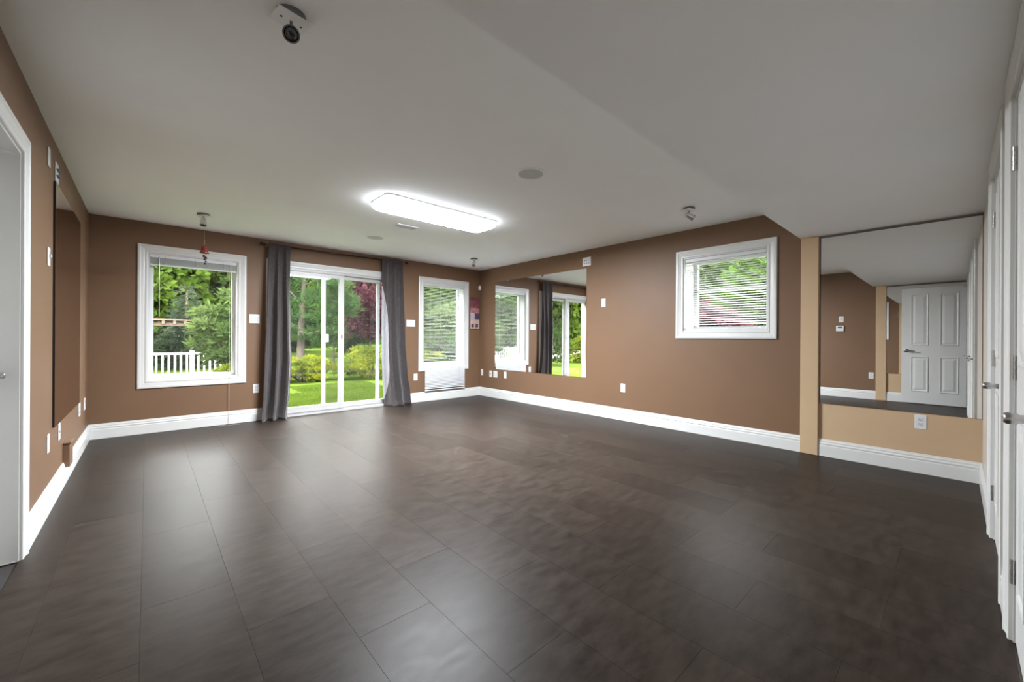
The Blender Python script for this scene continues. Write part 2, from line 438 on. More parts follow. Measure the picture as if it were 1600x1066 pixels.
floor_o = struct(bxo('floor', XL - 0.3, XR, YD - 2.1, YF + 0.02, -0.10, -0.006, M['subfloor']), 'dark brown tiled floor with a satin sheen', 'floor')
TW, TL, GAP = 0.3030, 0.810, 0.0005
tile_cache = {}
def tile_mesh(w, l):
    key = (round(w, 3), round(l, 3))
    if key not in tile_cache:
        bm = bmesh.new(); c = 0.0004
        lo = [bm.verts.new((x, y, -0.0058)) for x, y in ((0, 0), (w, 0), (w, l), (0, l))]
        mi = [bm.verts.new((x, y, -c)) for x, y in ((0, 0), (w, 0), (w, l), (0, l))]
        hi = [bm.verts.new((x, y, 0)) for x, y in ((c, c), (w - c, c), (w - c, l - c), (c, l - c))]
        for a, b in ((lo, mi), (mi, hi)):
            for k in range(4): bm.faces.new((a[k], a[(k + 1) % 4], b[(k + 1) % 4], b[k]))
        bm.faces.new(hi); bm.faces.new(lo[::-1])
        bmesh.ops.recalc_face_normals(bm, faces=bm.faces)
        me = bpy.data.meshes.new('floor_tile'); bm.to_mesh(me); bm.free(); me.materials.append(M['tile'])
        tile_cache[key] = me
    return tile_cache[key]
k0 = math.floor((XL + 0.015) / TW)
col_i = 0
x = -0.015 + k0 * TW
while x < XR:
    a0, a1 = max(x, XL), min(x + TW, XR)
    off = (2.23 if (round((x + 0.015) / TW) % 2 == 0) else 2.62) + (0.07 if col_i % 3 == 1 else 0)
    y = off - math.ceil((off - YD) / TL) * TL
    while y < YF:
        b0, b1 = max(y, YD), min(y + TL, YF)
        if a1 - a0 > 0.01 and b1 - b0 > 0.01:
            t = link('floor_tile', tile_mesh(a1 - a0 - GAP, b1 - b0 - GAP), None, floor_o)
            t.location = (a0 + GAP / 2, b0 + GAP / 2, 0)
        y += TL
    x += TW; col_i += 1

baseboard('baseboard_back_left', MF, XL, PD[0] - 0.088, 'white moulded baseboard under the left tall window')
baseboard('baseboard_back_right', MF, PD[1] + 0.088, XR, 'white moulded baseboard under the window with the long blind')
baseboard('baseboard_right', MR, 1.030, YF, 'white moulded baseboard along the brown wall with the small high window')
baseboard('baseboard_right_alcove', MR, YD, 0.887, 'white moulded baseboard under the big mirror')
baseboard('baseboard_left', ML, DL[1] + 0.088, YF, 'white moulded baseboard below the tall dark glossy panel')
baseboard('baseboard_left_near', ML, 0.99, DL[0] - 0.088, 'white moulded baseboard below the thermostat')
baseboard('baseboard_left_alcove', ML, YD, 0.848, 'white moulded baseboard behind the open panelled door')
baseboard('baseboard_front', MD, DC1[1] + 0.088, XR, 'short white baseboard between the closet door and the big mirror')
baseboard('baseboard_front_middle', MD, DC2[1] + 0.088, DC1[0] - 0.088, 'short white baseboard between the two closet doors')
baseboard('baseboard_front_near', MD, DE[1] + 0.088, DC2[0] - 0.088, 'white baseboard between the entrance and the closet door')

# unseen, unlit hall shell behind the entrance, put in to stop sky light leaking in
hall = struct(empty('wall_hall'), 'plain tan hall behind the entrance doorway', 'wall')
HB = YD - 2.1
bxo('hall_wall', XL - 0.42, XL - 0.30, HB, YD - 0.12, 0, HC, M['tan'], hall)
bxo('hall_wall', 1.10, 1.22, HB, YD - 0.12, 0, HC, M['tan'], hall)
bxo('hall_wall', XL - 0.42, 1.22, HB - 0.12, HB, 0, HC, M['tan'], hall)
bxo('hall_wall', XL - 0.42, XL - 0.14, YD - 0.24, YD - 0.12, 0, HC, M['tan'], hall)
bxo('hall_ceiling', XL - 0.42, 1.22, HB - 0.12, YD - 0.12, HC, HC + 0.1, M['ceiling'], hall)
bxo('hall_floor', 0.0, 1.22, HB, YD - 0.12, -0.006, 0.0, M['tile'], hall)
# ------------------------------------------------------------------ windows
def jamb_liner(mp, o, depth, parent, mat, t=0.012):
    a0, a1, b0, b1 = o
    for r in ((a0, a0 + t, b0, b1), (a1 - t, a1, b0, b1), (a0 + t, a1 - t, b0, b0 + t), (a0 + t, a1 - t, b1 - t, b1)):
        obj('jamb', mbox(mp, r[0], r[1], r[2], r[3], 0.001, -depth), mat, parent)

def sash(mp, a0, a1, b0, b1, w, d0, d1, parent, mat, pane_mat, name='sash'):
    bm = bmesh.new()
    for r in ((a0, a0 + w, b0, b1), (a1 - w, a1, b0, b1), (a0 + w, a1 - w, b0, b0 + w), (a0 + w, a1 - w, b1 - w, b1)):
        mbox(mp, *r, d0, d1, bm)
    s = obj(name, bm, mat, parent)
    dm = (d0 + d1) / 2
    obj('pane', mbox(mp, a0 + w - 0.004, a1 - w + 0.004, b0 + w - 0.004, b1 - w + 0.004, dm - 0.003, dm + 0.003), pane_mat, s)
    return s

def casement(name, mp, o, label, depth=0.12, crank=None, sw=0.040, th=None):
    w = struct(empty(name), label, 'window')
    casing(mp, *o, w, M['trim'])
    jamb_liner(mp, o, th or TH, w, M['vinyl'])
    t = 0.012
    sash(mp, o[0] + t, o[1] - t, o[2] + t, o[3] - t, sw, -depth + 0.03, -depth - 0.012, w, M['vinyl'], M['glass'])
    if crank is not None:
        bm = bmesh.new()
        mbox(mp, crank - 0.05, crank + 0.05, o[2] + t, o[2] + t + 0.018, -depth + 0.075, -depth + 0.03, bm, 0.004)
        c = mp(crank - 0.015, o[2] + t + 0.02, -depth + 0.06); c2 = mp(crank - 0.03, o[2] + t + 0.055, -depth + 0.075); c3 = mp(crank - 0.015, o[2] + t + 0.075, -depth + 0.08)
        tube(bm, [c, c2, c3], [0.006, 0.005, 0.007], 8)
        obj('crank_handle', bm, M['vinyl'], w)
    return w

w1 = casement('window_1', MF, W1, 'tall white casement window with raised blind beside the grey curtain', depth=0.16, crank=0.20)
w2 = casement('window_2', MF, W2, 'tall white casement window behind the long lowered blind', depth=0.19)
w3 = casement('window_3', MR, W3, 'small high white window with lowered blind on the side wall', depth=0.30, th=THR)
obj('meeting_rail', mbox(MR, W3[0] + 0.012, W3[1] - 0.012, 1.70, 1.735, -0.270, -0.312), M['vinyl'], w3)

def slat_mesh(length, wd=0.025, axis='X'):
    bm = bmesh.new(); n = 3
    top, bot = [], []
    for k in range(n + 1):
        v = -wd / 2 + wd * k / n
        z = 0.0022 * (1 - (2 * v / wd) ** 2)
        for s, lst in ((0.0003, top), (-0.0003, bot)):
            row = []
            for u in (-length / 2, length / 2):
                row.append(bm.verts.new((u, v, z + s) if axis == 'X' else (v, u, z + s)))
            lst.append(row)
    for k in range(n):
        bm.faces.new((top[k][0], top[k][1], top[k + 1][1], top[k + 1][0]))
        bm.faces.new((bot[k][0], bot[k + 1][0], bot[k + 1][1], bot[k][1]))
    for k in (0, n):
        bm.faces.new((top[k][0], bot[k][0], bot[k][1], top[k][1]))
    for e in (0, 1):
        bm.faces.new([top[k][e] for k in range(n + 1)] + [bot[k][e] for k in range(n, -1, -1)])
    bmesh.ops.recalc_face_normals(bm, faces=bm.faces)
    me = bpy.data.meshes.new('slat'); bm.to_mesh(me); bm.free(); me.materials.append(M['slat'])
    return me

# raised blind of window 1: headrail, bunched slats, cord falling to the floor
b1 = tag(empty('raised_blind', (0.441, YF + 0.035, 2.08)), 'white venetian blind drawn up to the top of the left tall window', 'blind')
def loc(o, root):      # children built in world coordinates, moved under their root
    o.parent = root; o.matrix_parent_inverse = root.matrix_basis.inverted(); return o
loc(bxo('headrail', 0.020, 0.862, YF + 0.012, YF + 0.052, 2.042, 2.080, M['slat'], bev=0.003), b1)
bm = bmesh.new()
for k in range(22):
    z = 2.039 - k * 0.0031
    box(bm, 0.026, 0.856, YF + 0.018 + 0.0015 * (k % 3), YF + 0.044 + 0.0015 * (k % 3), z - 0.0011, z)
s = loc(obj('slat_stack', bm, M['slat']), b1); s['kind'] = 'stuff'
loc(bxo('bottom_rail', 0.024, 0.858, YF + 0.016, YF + 0.048, 1.952, 1.968, M['slat'], bev=0.003), b1)
for xx in (0.155, 0.435, 0.715):
    bm = bmesh.new(); tube(bm, [(xx, YF + 0.010, 2.07), (xx + 0.012, YF + 0.006, 2.02), (xx, YF + 0.012, 1.96)], 0.0022, 6)
    loc(obj('ladder_loop', bm, M['cord']), b1)
bm = bmesh.new(); tube(bm, [(0.105, YF + 0.008, 2.055), (0.105, YF + 0.004, 1.99), (0.106, YF + 0.006, 1.35)], [0.006, 0.0045, 0.003], 8)
loc(obj('tilt_wand', bm, M['wandmat']), b1)
bm = bmesh.new(); cp = [(0.785, YF + 0.008, 2.05), (0.785, YF - 0.004, 1.4), (0.782, YF - 0.026, 0.62), (0.780, YF - 0.028, 0.18), (0.778, YF - 0.03, 0.02), (0.74, YF - 0.07, 0.004), (0.66, YF - 0.10, 0.004), (0.72, YF - 0.15, 0.004), (0.83, YF - 0.12, 0.004), (0.88, YF - 0.16, 0.004)]
tube(bm, cp, 0.0020, 6)
loc(obj('pull_cord', bm, M['cord']), b1)

# long blind over window 2: hangs in the recess, then out over the sill moulding
b2 = tag(empty('lowered_blind', (4.027, YF - 0.01, 2.088)), 'long white venetian blind hanging past the sill beside the purple picture', 'blind')
loc(bxo('headrail', 3.597, 4.457, YF + 0.006, YF + 0.046, 2.050, 2.087, M['slat'], bev=0.003), b2)
sm = slat_mesh(0.846)
z = 2.040; k = 0
while z > 0.205:
    if z > 0.70:
        y, tilt = YF + 0.026, math.radians(-6)
    elif z > 0.585:
        f = (0.70 - z) / 0.115
        y, tilt = YF + 0.026 - f * 0.070, math.radians(-6 + 72 * f)
    else:
        y, tilt = YF - 0.045, math.radians(max(34, 66 - (0.585 - z) * 90))
    s_ = link('slat', sm, None); s_.location = (4.027, y, z); s_.rotation_euler = (tilt, 0, 0)
    loc(s_, b2)
    z -= 0.0255 if z > 0.70 or z < 0.585 else 0.0215
    k += 1
loc(bxo('bottom_rail', 3.604, 4.450, YF - 0.058, YF - 0.034, 0.180, 0.196, M['slat'], bev=0.003), b2)
for xx in (3.74, 4.31):
    bm = bmesh.new(); tube(bm, [(xx, YF + 0.010, 2.05), (xx, YF + 0.010, 0.71), (xx, YF - 0.062, 0.585), (xx, YF - 0.062, 0.19)], 0.0012, 5)
    loc(obj('ladder_cord', bm, M['cord']), b2)
bm = bmesh.new(); tube(bm, [(3.95, YF + 0.002, 2.05), (3.95, YF + 0.001, 1.30)], 0.0032, 6)
loc(obj('tilt_wand', bm, M['wandmat']), b2)

# blind of the small window on the right wall
b3 = tag(empty('small_blind', (XR - 0.01, 1.7735, 2.085)), 'white venetian blind lowered over the small high side window', 'blind')
loc(bxo('headrail', XR + 0.008, XR + 0.050, W3[0] + 0.016, W3[1] - 0.016, 2.046, 2.086, M['slat'], bev=0.003), b3)
sm3 = slat_mesh(W3[1] - W3[0] - 0.045, axis='Y')
z = 2.036
while z > 1.275:
    s_ = link('slat', sm3, None); s_.location = (XR + 0.030, 1.7735, z); s_.rotation_euler = (0, math.radians(-27), 0)
    loc(s_, b3); z -= 0.0265
bm = bmesh.new()
for k in range(9):
    zz = 1.268 - k * 0.0030
    box(bm, XR + 0.017, XR + 0.042, W3[0] + 0.022, W3[1] - 0.022, zz - 0.0012, zz)
s = loc(obj('slat_stack', bm, M['slat']), b3); s['kind'] = 'stuff'
loc(bxo('bottom_rail', XR + 0.014, XR + 0.046, W3[0] + 0.020, W3[1] - 0.020, 1.227, 1.241, M['slat'], bev=0.003), b3)
for yy in (1.43, 2.11):
    bm = bmesh.new(); tube(bm, [(XR + 0.016, yy, 2.05), (XR + 0.016, yy, 1.24)], 0.0013, 5)
    loc(obj('ladder_cord', bm, M['cord']), b3)

# ------------------------------------------------------------------ sliding patio door
pd = struct(empty('door_1'), 'white sliding glass patio door between the grey curtains', 'door')
casing(MF, *PD, pd, M['trim'], 'LTR', foot=0.0)
t = 0.035
for r in ((PD[0], PD[0] + t, 0, PD[3]), (PD[1] - t, PD[1], 0, PD[3]), (PD[0] + t, PD[1] - t, PD[3] - t, PD[3])):
    obj('door_frame', mbox(MF, *r, 0.002, -TH), M['alu'], pd)
bm = bmesh.new(); mbox(MF, PD[0] + t, PD[1] - t, 0.0, 0.028, 0.012, -TH, bm)
mbox(MF, PD[0] + t, PD[1] - t, 0.028, 0.040, -0.028, -0.034, bm); mbox(MF, PD[0] + t, PD[1] - t, 0.028, 0.040, -0.088, -0.094, bm)
obj('threshold', bm, M['alu'], pd)
def slider(name, a0, a1, d0, d1, wl, wr, wb, wt, b0=0.041, b1=2.058):
    bm = bmesh.new()
    mbox(MF, a0, a0 + wl, b0, b1, d0, d1, bm, 0.002); mbox(MF, a1 - wr, a1, b0, b1, d0, d1, bm, 0.002)
    mbox(MF, a0 + wl, a1 - wr, b0, b0 + wb, d0, d1, bm, 0.002); mbox(MF, a0 + wl, a1 - wr, b1 - wt, b1, d0, d1, bm, 0.002)
    s = obj(name, bm, M['alu'], pd)
    dm = (d0 + d1) / 2
    obj('pane', mbox(MF, a0 + wl - 0.006, a1 - wr + 0.006, b0 + wb - 0.006, b1 - wt + 0.006, dm - 0.004, dm + 0.004), M['glass'], s)
    return s
sl = slider('sliding_panel', PD[0] + t, 2.232, -0.012, -0.050, 0.075, 0.068, 0.085, 0.055)
obj('latch', mbox(MF, 2.192, 2.206, 1.10, 1.155, -0.011, -0.006, None, 0.001), M['dark'], sl)
fx = slider('fixed_panel', 2.175, PD[1] - t, -0.066, -0.104, 0.070, 0.060, 0.070, 0.050)
# insect screen door standing half way along its own outer track
scd = empty('screen_panel'); scd.parent = pd
bm = bmesh.new()
mbox(MF, 1.945, 2.000, 0.041, 2.058, -0.125, -0.150, bm, 0.002); mbox(MF, 2.795, 2.850, 0.041, 2.058, -0.125, -0.150, bm, 0.002)
mbox(MF, 2.000, 2.795, 0.041, 0.085, -0.125, -0.150, bm, 0.002); mbox(MF, 2.000, 2.795, 2.02, 2.058, -0.125, -0.150, bm, 0.002)
obj('screen_frame', bm, M['vinyl'], scd)
sg = bpy.data.materials.new('fine_insect_screen'); sg.use_nodes = True
nt = sg.node_tree; nt.nodes.clear()
tr = nt.nodes.new('ShaderNodeBsdfTransparent'); df = nt.nodes.new('ShaderNodeBsdfDiffuse'); df.inputs[0].default_value = (0.10, 0.10, 0.10, 1)
mx = nt.nodes.new('ShaderNodeMixShader'); mx.inputs[0].default_value = 0.10; oo = nt.nodes.new('ShaderNodeOutputMaterial')
nt.links.new(tr.outputs[0], mx.inputs[1]); nt.links.new(df.outputs[0], mx.inputs[2]); nt.links.new(mx.outputs[0], oo.inputs[0])
obj('screen_mesh', mbox(MF, 2.000, 2.795, 0.085, 2.02, -0.1365, -0.1385), sg, scd)
bm = bmesh.new(); mbox(MF, 1.985, 2.040, 1.045, 1.165, -0.100, -0.125, bm, 0.008, 2)
obj('screen_handle', bm, M['vinyl'], scd)

# ------------------------------------------------------------------ curtains and rod
rod = tag(empty('curtain_rod', (2.17, YF - 0.08, 2.365)), 'dark bronze curtain rod with round finials above the patio door', 'curtain rod')
bm = bmesh.new(); tube(bm, [(1.150, YF - 0.08, 2.360), (3.200, YF - 0.08, 2.372)], 0.011, 14); loc(obj('pole', bm, M['bronze'], None, True), rod)
for xx, zz, sg_ in ((1.150, 2.360, -1), (3.200, 2.372, 1)):
    bm = bmesh.new(); lathe(bm, [(0, 0), (0.014, 0.002), (0.014, 0.010), (0.020, 0.018), (0.024, 0.030), (0.020, 0.042), (0.010, 0.050), (0, 0.052)], 18, aim((xx, YF - 0.08, zz), (sg_, 0, 0)))
    loc(obj('finial', bm, M['bronze'], None, True), rod)
for xx, zz in ((1.192, 2.360), (3.160, 2.372)):
    bm = bmesh.new(); box(bm, xx - 0.010, xx + 0.010, YF - 0.010, YF, zz - 0.035, zz + 0.035, 0.003)
    tube(bm, [(xx, YF - 0.008, zz - 0.012), (xx, YF - 0.072, zz - 0.014), (xx, YF - 0.094, zz - 0.010), (xx, YF - 0.097, zz + 0.012), (xx, YF - 0.094, zz + 0.045)], 0.0065, 10)
    loc(obj('bracket', bm, M['copper']), rod)

def lerp_tab(tab, z):
    for (z0, v0), (z1, v1) in zip(tab, tab[1:]):
        if z0 >= z >= z1:
            f = (z0 - z) / (z0 - z1 + 1e-9); f = f * f * (3 - 2 * f) * 0.4 + f * 0.6
            return v0 + (v1 - v0) * f
    return tab[-1][1]

def curtain(name, left, right, depth, folds, phase, label, rodz, seed, lining=None):
    root = tag(empty(name, (lerp_tab(left, 0.1), YF - 0.08, 0.0)), label, 'curtain', None)
    rnd = random.Random(seed)
    nu, nv = 120, 56
    top = rodz + 0.020
    wob = [rnd.uniform(-1, 1) for _ in range(8)]
    def pt(u, v):
        z = top - v * (top - 0.004)
        l, r = lerp_tab(left, z), lerp_tab(right, z)
        d = lerp_tab(depth, z)
        a = 0.012 + 0.040 * min(1, v * 2.2) + 0.012 * v
        if v < 0.05: a = 0.014
        uu = u + 0.020 * math.sin(3.1 * v + wob[0] * 3) * math.sin(PI * u)
        th = 2 * PI * folds * uu + phase + 0.7 * wob[1] * v
        off = a * (math.sin(th) + 0.30 * math.sin(2.1 * th + wob[2] * 3 + 1.5 * v))
        off += 0.012 * math.sin(5.3 * uu + 4 * v + wob[3])
        x = l + (r - l) * u + 0.25 * a * math.cos(th) * (0.3 if u < 0.03 or u > 0.97 else 1)
        y = YF - 0.080 - d * (0.6 + 0.4 * math.sin(PI * u)) - off
        if z < 0.12:          # slumps on the floor
            f = (0.12 - z) / 0.12
            y -= 0.050 * f * f * (1 + 0.5 * math.sin(th * 0.5 + wob[4])); z = z * (1 - 0.15 * f)
        if v < 0.035:         # sleeve around the rod
            s = 1 - v / 0.035
            y = YF - 0.080 - 0.014 - 0.004 * math.sin(th) - (1 - s) * (off * 0.5)
        y = min(y, YF - 0.030)
        return (x, y, max(z, 0.003))
    bm = bmesh.new()
    g = [[bm.verts.new(pt(i / nu, j / nv)) for i in range(nu + 1)] for j in range(nv + 1)]
    for j in range(nv):
        for i in range(nu):
            bm.faces.new((g[j][i], g[j + 1][i], g[j + 1][i + 1], g[j][i + 1]))
    o = obj('curtain_panel', bm, M['curtain'], None, True, recalc=False)
    md = o.modifiers.new('thick', 'SOLIDIFY'); md.thickness = 0.003; md.offset = 1
    loc(o, root)
    if lining:
        u0, u1, z0, z1 = lining
        bm = bmesh.new(); n1, n2 = 10, 40
        gg = []
        for j in range(n2 + 1):
            v = (top - (z0 + (z1 - z0) * j / n2)) / (top - 0.004)
            fw = math.sin(PI * (j / n2)) ** 0.6 if 0 < j < n2 else 0.05
            row = []
            for i in range(n1 + 1):
                p = pt(u0 + (u1 - u0) * fw * i / n1, v)
                row.append(bm.verts.new((p[0] - 0.004, p[1] - 0.006, p[2])))
            gg.append(row)
        for j in range(n2):
            for i in range(n1):
                bm.faces.new((gg[j][i], gg[j + 1][i], gg[j + 1][i + 1], gg[j][i + 1]))
        lo_ = obj('lining_edge', bm, M['lining'], None, True, recalc=False)
        md = lo_.modifiers.new('thick', 'SOLIDIFY'); md.thickness = 0.002; md.offset = 1
        loc(lo_, root)['label'] = 'silvery grey lining turned out along the edge'
    return root

curtain('curtain', [(2.40, 1.200), (2.2, 1.195), (1.6, 1.175), (0.9, 1.155), (0.3, 1.135), (0.0, 1.105)],
        [(2.40, 1.470), (1.8, 1.470), (1.2, 1.485), (0.8, 1.500), (0.35, 1.480), (0.0, 1.440)],
        [(2.40, 0.0), (1.2, 0.010), (0.4, 0.025), (0.0, 0.060)], 2.6, 0.6, 'grey-brown linen curtain beside the left tall window', 2.361, 3)
curtain('curtain', [(2.40, 2.790), (1.5, 2.800), (0.9, 2.810), (0.4, 2.830), (0.0, 2.850)],
        [(2.40, 3.145), (1.6, 3.150), (1.0, 3.165), (0.5, 3.210), (0.25, 3.255), (0.0, 3.270)],
        [(2.40, 0.0), (1.2, 0.010), (0.4, 0.025), (0.0, 0.050)], 2.4, -1.3, 'grey-brown linen curtain with silvery edge beside the long blind', 2.370, 9, (0.0, 0.20, 1.95, 0.10))

# ------------------------------------------------------------------ mirrors and glossy panel
mr_ = tag(empty('wall_mirror', (XR, 4.735, 0.54)), 'wide frameless mirror on the brown wall near the window corner', 'mirror')
loc(obj('mirror_glass', mbox(MR, 3.680, 5.790, 0.540, 2.165, 0.0005, 0.006), M['mirror']), mr_)
for yy in (4.0, 4.75, 5.45):
    loc(obj('mirror_clip', mbox(MR, yy - 0.012, yy + 0.012, 0.532, 0.546, 0.0005, 0.009, None, 0.002), M['chrome']), mr_)
    loc(obj('mirror_clip', mbox(MR, yy - 0.012, yy + 0.012, 2.159, 2.174, 0.0005, 0.009, None, 0.002), M['chrome']), mr_)
m2 = tag(empty('alcove_mirror', (XR, 0.36, 0.505)), 'big frameless mirror on the tan wall reflecting the open panelled door', 'mirror')
loc(obj('mirror_glass', mbox(MR, -0.146, 0.872, 0.506, 2.102, 0.0005, 0.006), M['mirror']), m2)
loc(obj('mirror_back_edge', mbox(MR, 0.872, 0.8785, 0.506, 2.108, 0.0005, 0.004), M['blackedge']), m2)
loc(obj('top_channel', mbox(MR, -0.150, 0.880, 2.102, 2.120, 0.0005, 0.005), M['canopy']), m2)
m3 = tag(empty('facing_mirror', (XL, 0.36, 0.505)), 'frameless mirror on the tan wall half hidden by the open door', 'mirror')
loc(obj('mirror_glass', mbox(ML, -0.140, 0.842, 0.506, 2.100, 0.0005, 0.006), M['mirror']), m3)
loc(obj('top_channel', mbox(ML, -0.145, 0.845, 2.100, 2.118, 0.0005, 0.005), M['canopy']), m3)
gp = tag(empty('glossy_panel', (XL, 4.72, 0.505)), 'tall brown glossy panel with a black edge on the left wall', 'panel')
loc(obj('panel_face', mbox(ML, 4.062, 5.400, 0.508, 2.155, 0.0115, 0.0130), M['bronzemirror']), gp)
loc(obj('panel_backing', mbox(ML, 4.058, 5.400, 0.505, 2.158, 0.0005, 0.0115), M['blackedge']), gp)

# ------------------------------------------------------------------ doors
def lever(parent, mp, a, z, d0, sgn, long=0.105):
    """lever handle: rose, neck, tapered lever pointing along sgn"""
    bm = bmesh.new()
    o = Vector(mp(a, z, d0)); out = (Vector(mp(a, z, d0 + 1)) - o)
    lathe(bm, [(0, 0), (0.033, 0), (0.033, 0.004), (0.029, 0.009), (0.014, 0.011), (0.0115, 0.016), (0.0115, 0.040), (0.015, 0.044), (0.015, 0.062), (0.012, 0.067), (0, 0.068)], 24, aim(o, out))
    al = (Vector(mp(a + 1, z, d0)) - o) * sgn
    p = lambda s, dz, dd: o + al * s + Vector((0, 0, dz)) + out * dd
    tube(bm, [p(-0.004, 0, 0.054), p(0.022, 0.002, 0.057), (p(0.055, 0.001, 0.055)), p(0.085, -0.005, 0.053), p(long, -0.012, 0.050), p(long + 0.008, -0.014, 0.049)], [0.013, 0.012, 0.0095, 0.010, 0.0115, 0.004], 14)
    return obj('lever_handle', bm, M['nickel'], parent, True)

def hinge(parent, mp, a, z, d):
    """two-leaf butt hinge, knuckles standing proud of the jamb"""
    bm = bmesh.new()
    mbox(mp, a - 0.002, a + 0.0015, z - 0.045, z + 0.045, d - 0.026, d - 0.002, bm)
    for k in range(5):
        z0 = z - 0.045 + k * 0.018
        c = mp(a - 0.004, z0 + 0.0006, d + 0.003); c2 = mp(a - 0.004, z0 + 0.0172, d + 0.003)
        tube(bm, [c, c2], 0.0062 if k % 2 == 0 else 0.0055, 12)
    return obj('hinge', bm, M['nickel'], parent)

def slab_door(root, mp, a0, a1, b0, b1, d_face, thick, panels, flip=1):
    obj('slab', mbox(mp, a0, a1, b0, b1, d_face, d_face - flip * thick), M['door'], root)
    ring = [(0.0, 0.0), (0.0, 0.0055), (0.006, 0.0070), (0.013, 0.0040), (0.019, 0.0)]
    for (p0, p1, q0, q1) in panels:
        bm = bmesh.new()
        # moulding ring
        corners = ((p0, q0, -1, -1), (p1, q0, 1, -1), (p1, q1, 1, 1), (p0, q1, -1, 1))
        rows = [[bm.verts.new(mp(ca - sa * w, cb - sb * w, d_face + flip * d)) for w, d in ring] for ca, cb, sa, sb in corners]
        for i in range(4):
            A, B = rows[i], rows[(i + 1) % 4]
            for k in range(len(ring) - 1): bm.faces.new((A[k], A[k + 1], B[k + 1], B[k]))
        # raised field with sloping shoulders
        e0, e1, h = 0.030, 0.055, 0.006
        lo = [bm.verts.new(mp(*c, d_face + flip * 0.0002)) for c in ((p0 + e0, q0 + e0), (p1 - e0, q0 + e0), (p1 - e0, q1 - e0), (p0 + e0, q1 - e0))]
        hi = [bm.verts.new(mp(*c, d_face + flip * h)) for c in ((p0 + e1, q0 + e1), (p1 - e1, q0 + e1), (p1 - e1, q1 - e1), (p0 + e1, q1 - e1))]
        for k in range(4): bm.faces.new((lo[k], lo[(k + 1) % 4], hi[(k + 1) % 4], hi[k]))
        bm.faces.new(hi)
        obj('panel', bm, M['door'], root)

def closet(name, o, label):
    r = struct(empty(name), label, 'door')
    casing(MD, *o, r, M['trim'], 'LTR', foot=0.0)
    jamb_liner_ = ((o[0], o[0] + 0.012, 0, o[3]), (o[1] - 0.012, o[1], 0, o[3]), (o[0] + 0.012, o[1] - 0.012, o[3] - 0.012, o[3]))
    for q in jamb_liner_:
        obj('jamb', mbox(MD, q[0], q[1], q[2], q[3], 0.001, -0.12), M['trim'], r)
    a0, a1, b1 = o[0] + 0.015, o[1] - 0.015, o[3] - 0.016
    w = a1 - a0; e = 0.115; mid = (a0 + a1) / 2
    pan = [(a0 + e, mid - 0.05, 0.22, 0.84), (mid + 0.05, a1 - e, 0.22, 0.84), (a0 + e, mid - 0.05, 1.03, 1.93), (mid + 0.05, a1 - e, 1.03, 1.93)]
    slab_door(r, MD, a0, a1, 0.010, b1, -0.004, 0.035, pan)
    for z in (1.80, 1.022, 0.262): hinge(r, MD, o[1] - 0.012, z, 0.000)
    lever(r, MD, a0 + 0.062, 0.915, -0.004, 1)
    return r
closet('door_2', DC1, 'white panelled closet door next to the big mirror')
closet('door_3', DC2, 'white panelled closet door nearest the entrance')

# doorway in the left wall with a closed door set back in it
dl = struct(empty('door_4'), 'white cased doorway in the left wall beside the glossy panel', 'door')
casing(ML, *DL, dl, M['trim'], 'LTR', foot=0.0)
for q in ((DL[0], DL[0] + 0.012, 0, DL[3]), (DL[1] - 0.012, DL[1], 0, DL[3]), (DL[0] + 0.012, DL[1] - 0.012, DL[3] - 0.012, DL[3])):
    obj('jamb', mbox(ML, q[0], q[1], q[2], q[3], 0.001, -0.14), M['trim'], dl)
slab_door(dl, ML, DL[0] + 0.015, DL[1] - 0.015, 0.008, DL[3] - 0.016, -0.100, 0.035,
          [(2.40, 2.65, 0.22, 0.84), (2.76, 3.01, 0.22, 0.84), (2.40, 2.65, 1.03, 1.93), (2.76, 3.01, 1.03, 1.93)])
lever(dl, ML, 3.05, 0.93, -0.100, -1)

# entrance casing and its open door lying back along the alcove wall
de = struct(empty('door_5'), 'white entrance door frame beside the alcove mirror', 'door')
for q in ((DE[0], DE[0] + 0.012, 0, DE[3]), (DE[1] - 0.012, DE[1], 0, DE[3]), (DE[0] + 0.012, DE[1] - 0.012, DE[3] - 0.012, DE[3])):
    obj('jamb', mbox(MD, q[0], q[1], q[2], q[3], 0.001, -0.12), M['trim'], de)
casing(MD, *DE, de, M['trim'], 'TR', foot=0.0)
MO = lambda a, b, d: (-0.390 + d, a, b)
od = tag(empty('open_door', (-0.40, -0.13, 0)), 'open white four panel door folded back in front of the tan wall mirror', 'door')
pan = [(0.305, 0.520, 0.22, 0.83), (-0.05, 0.165, 0.22, 0.83), (0.305, 0.520, 1.03, 1.93), (-0.05, 0.165, 1.03, 1.93)]
slab_door(od, MO, -0.135, 0.640, 0.010, 2.035, 0.0, 0.035, pan)
lever(od, MO, 0.580, 0.935, 0.0, -1)
for z in (1.80, 1.022, 0.262): hinge(od, MO, -0.137, z, 0.0)
for ch in od.children:
    ch.matrix_parent_inverse = Matrix.Translation((-od.location.x, -od.location.y, 0))

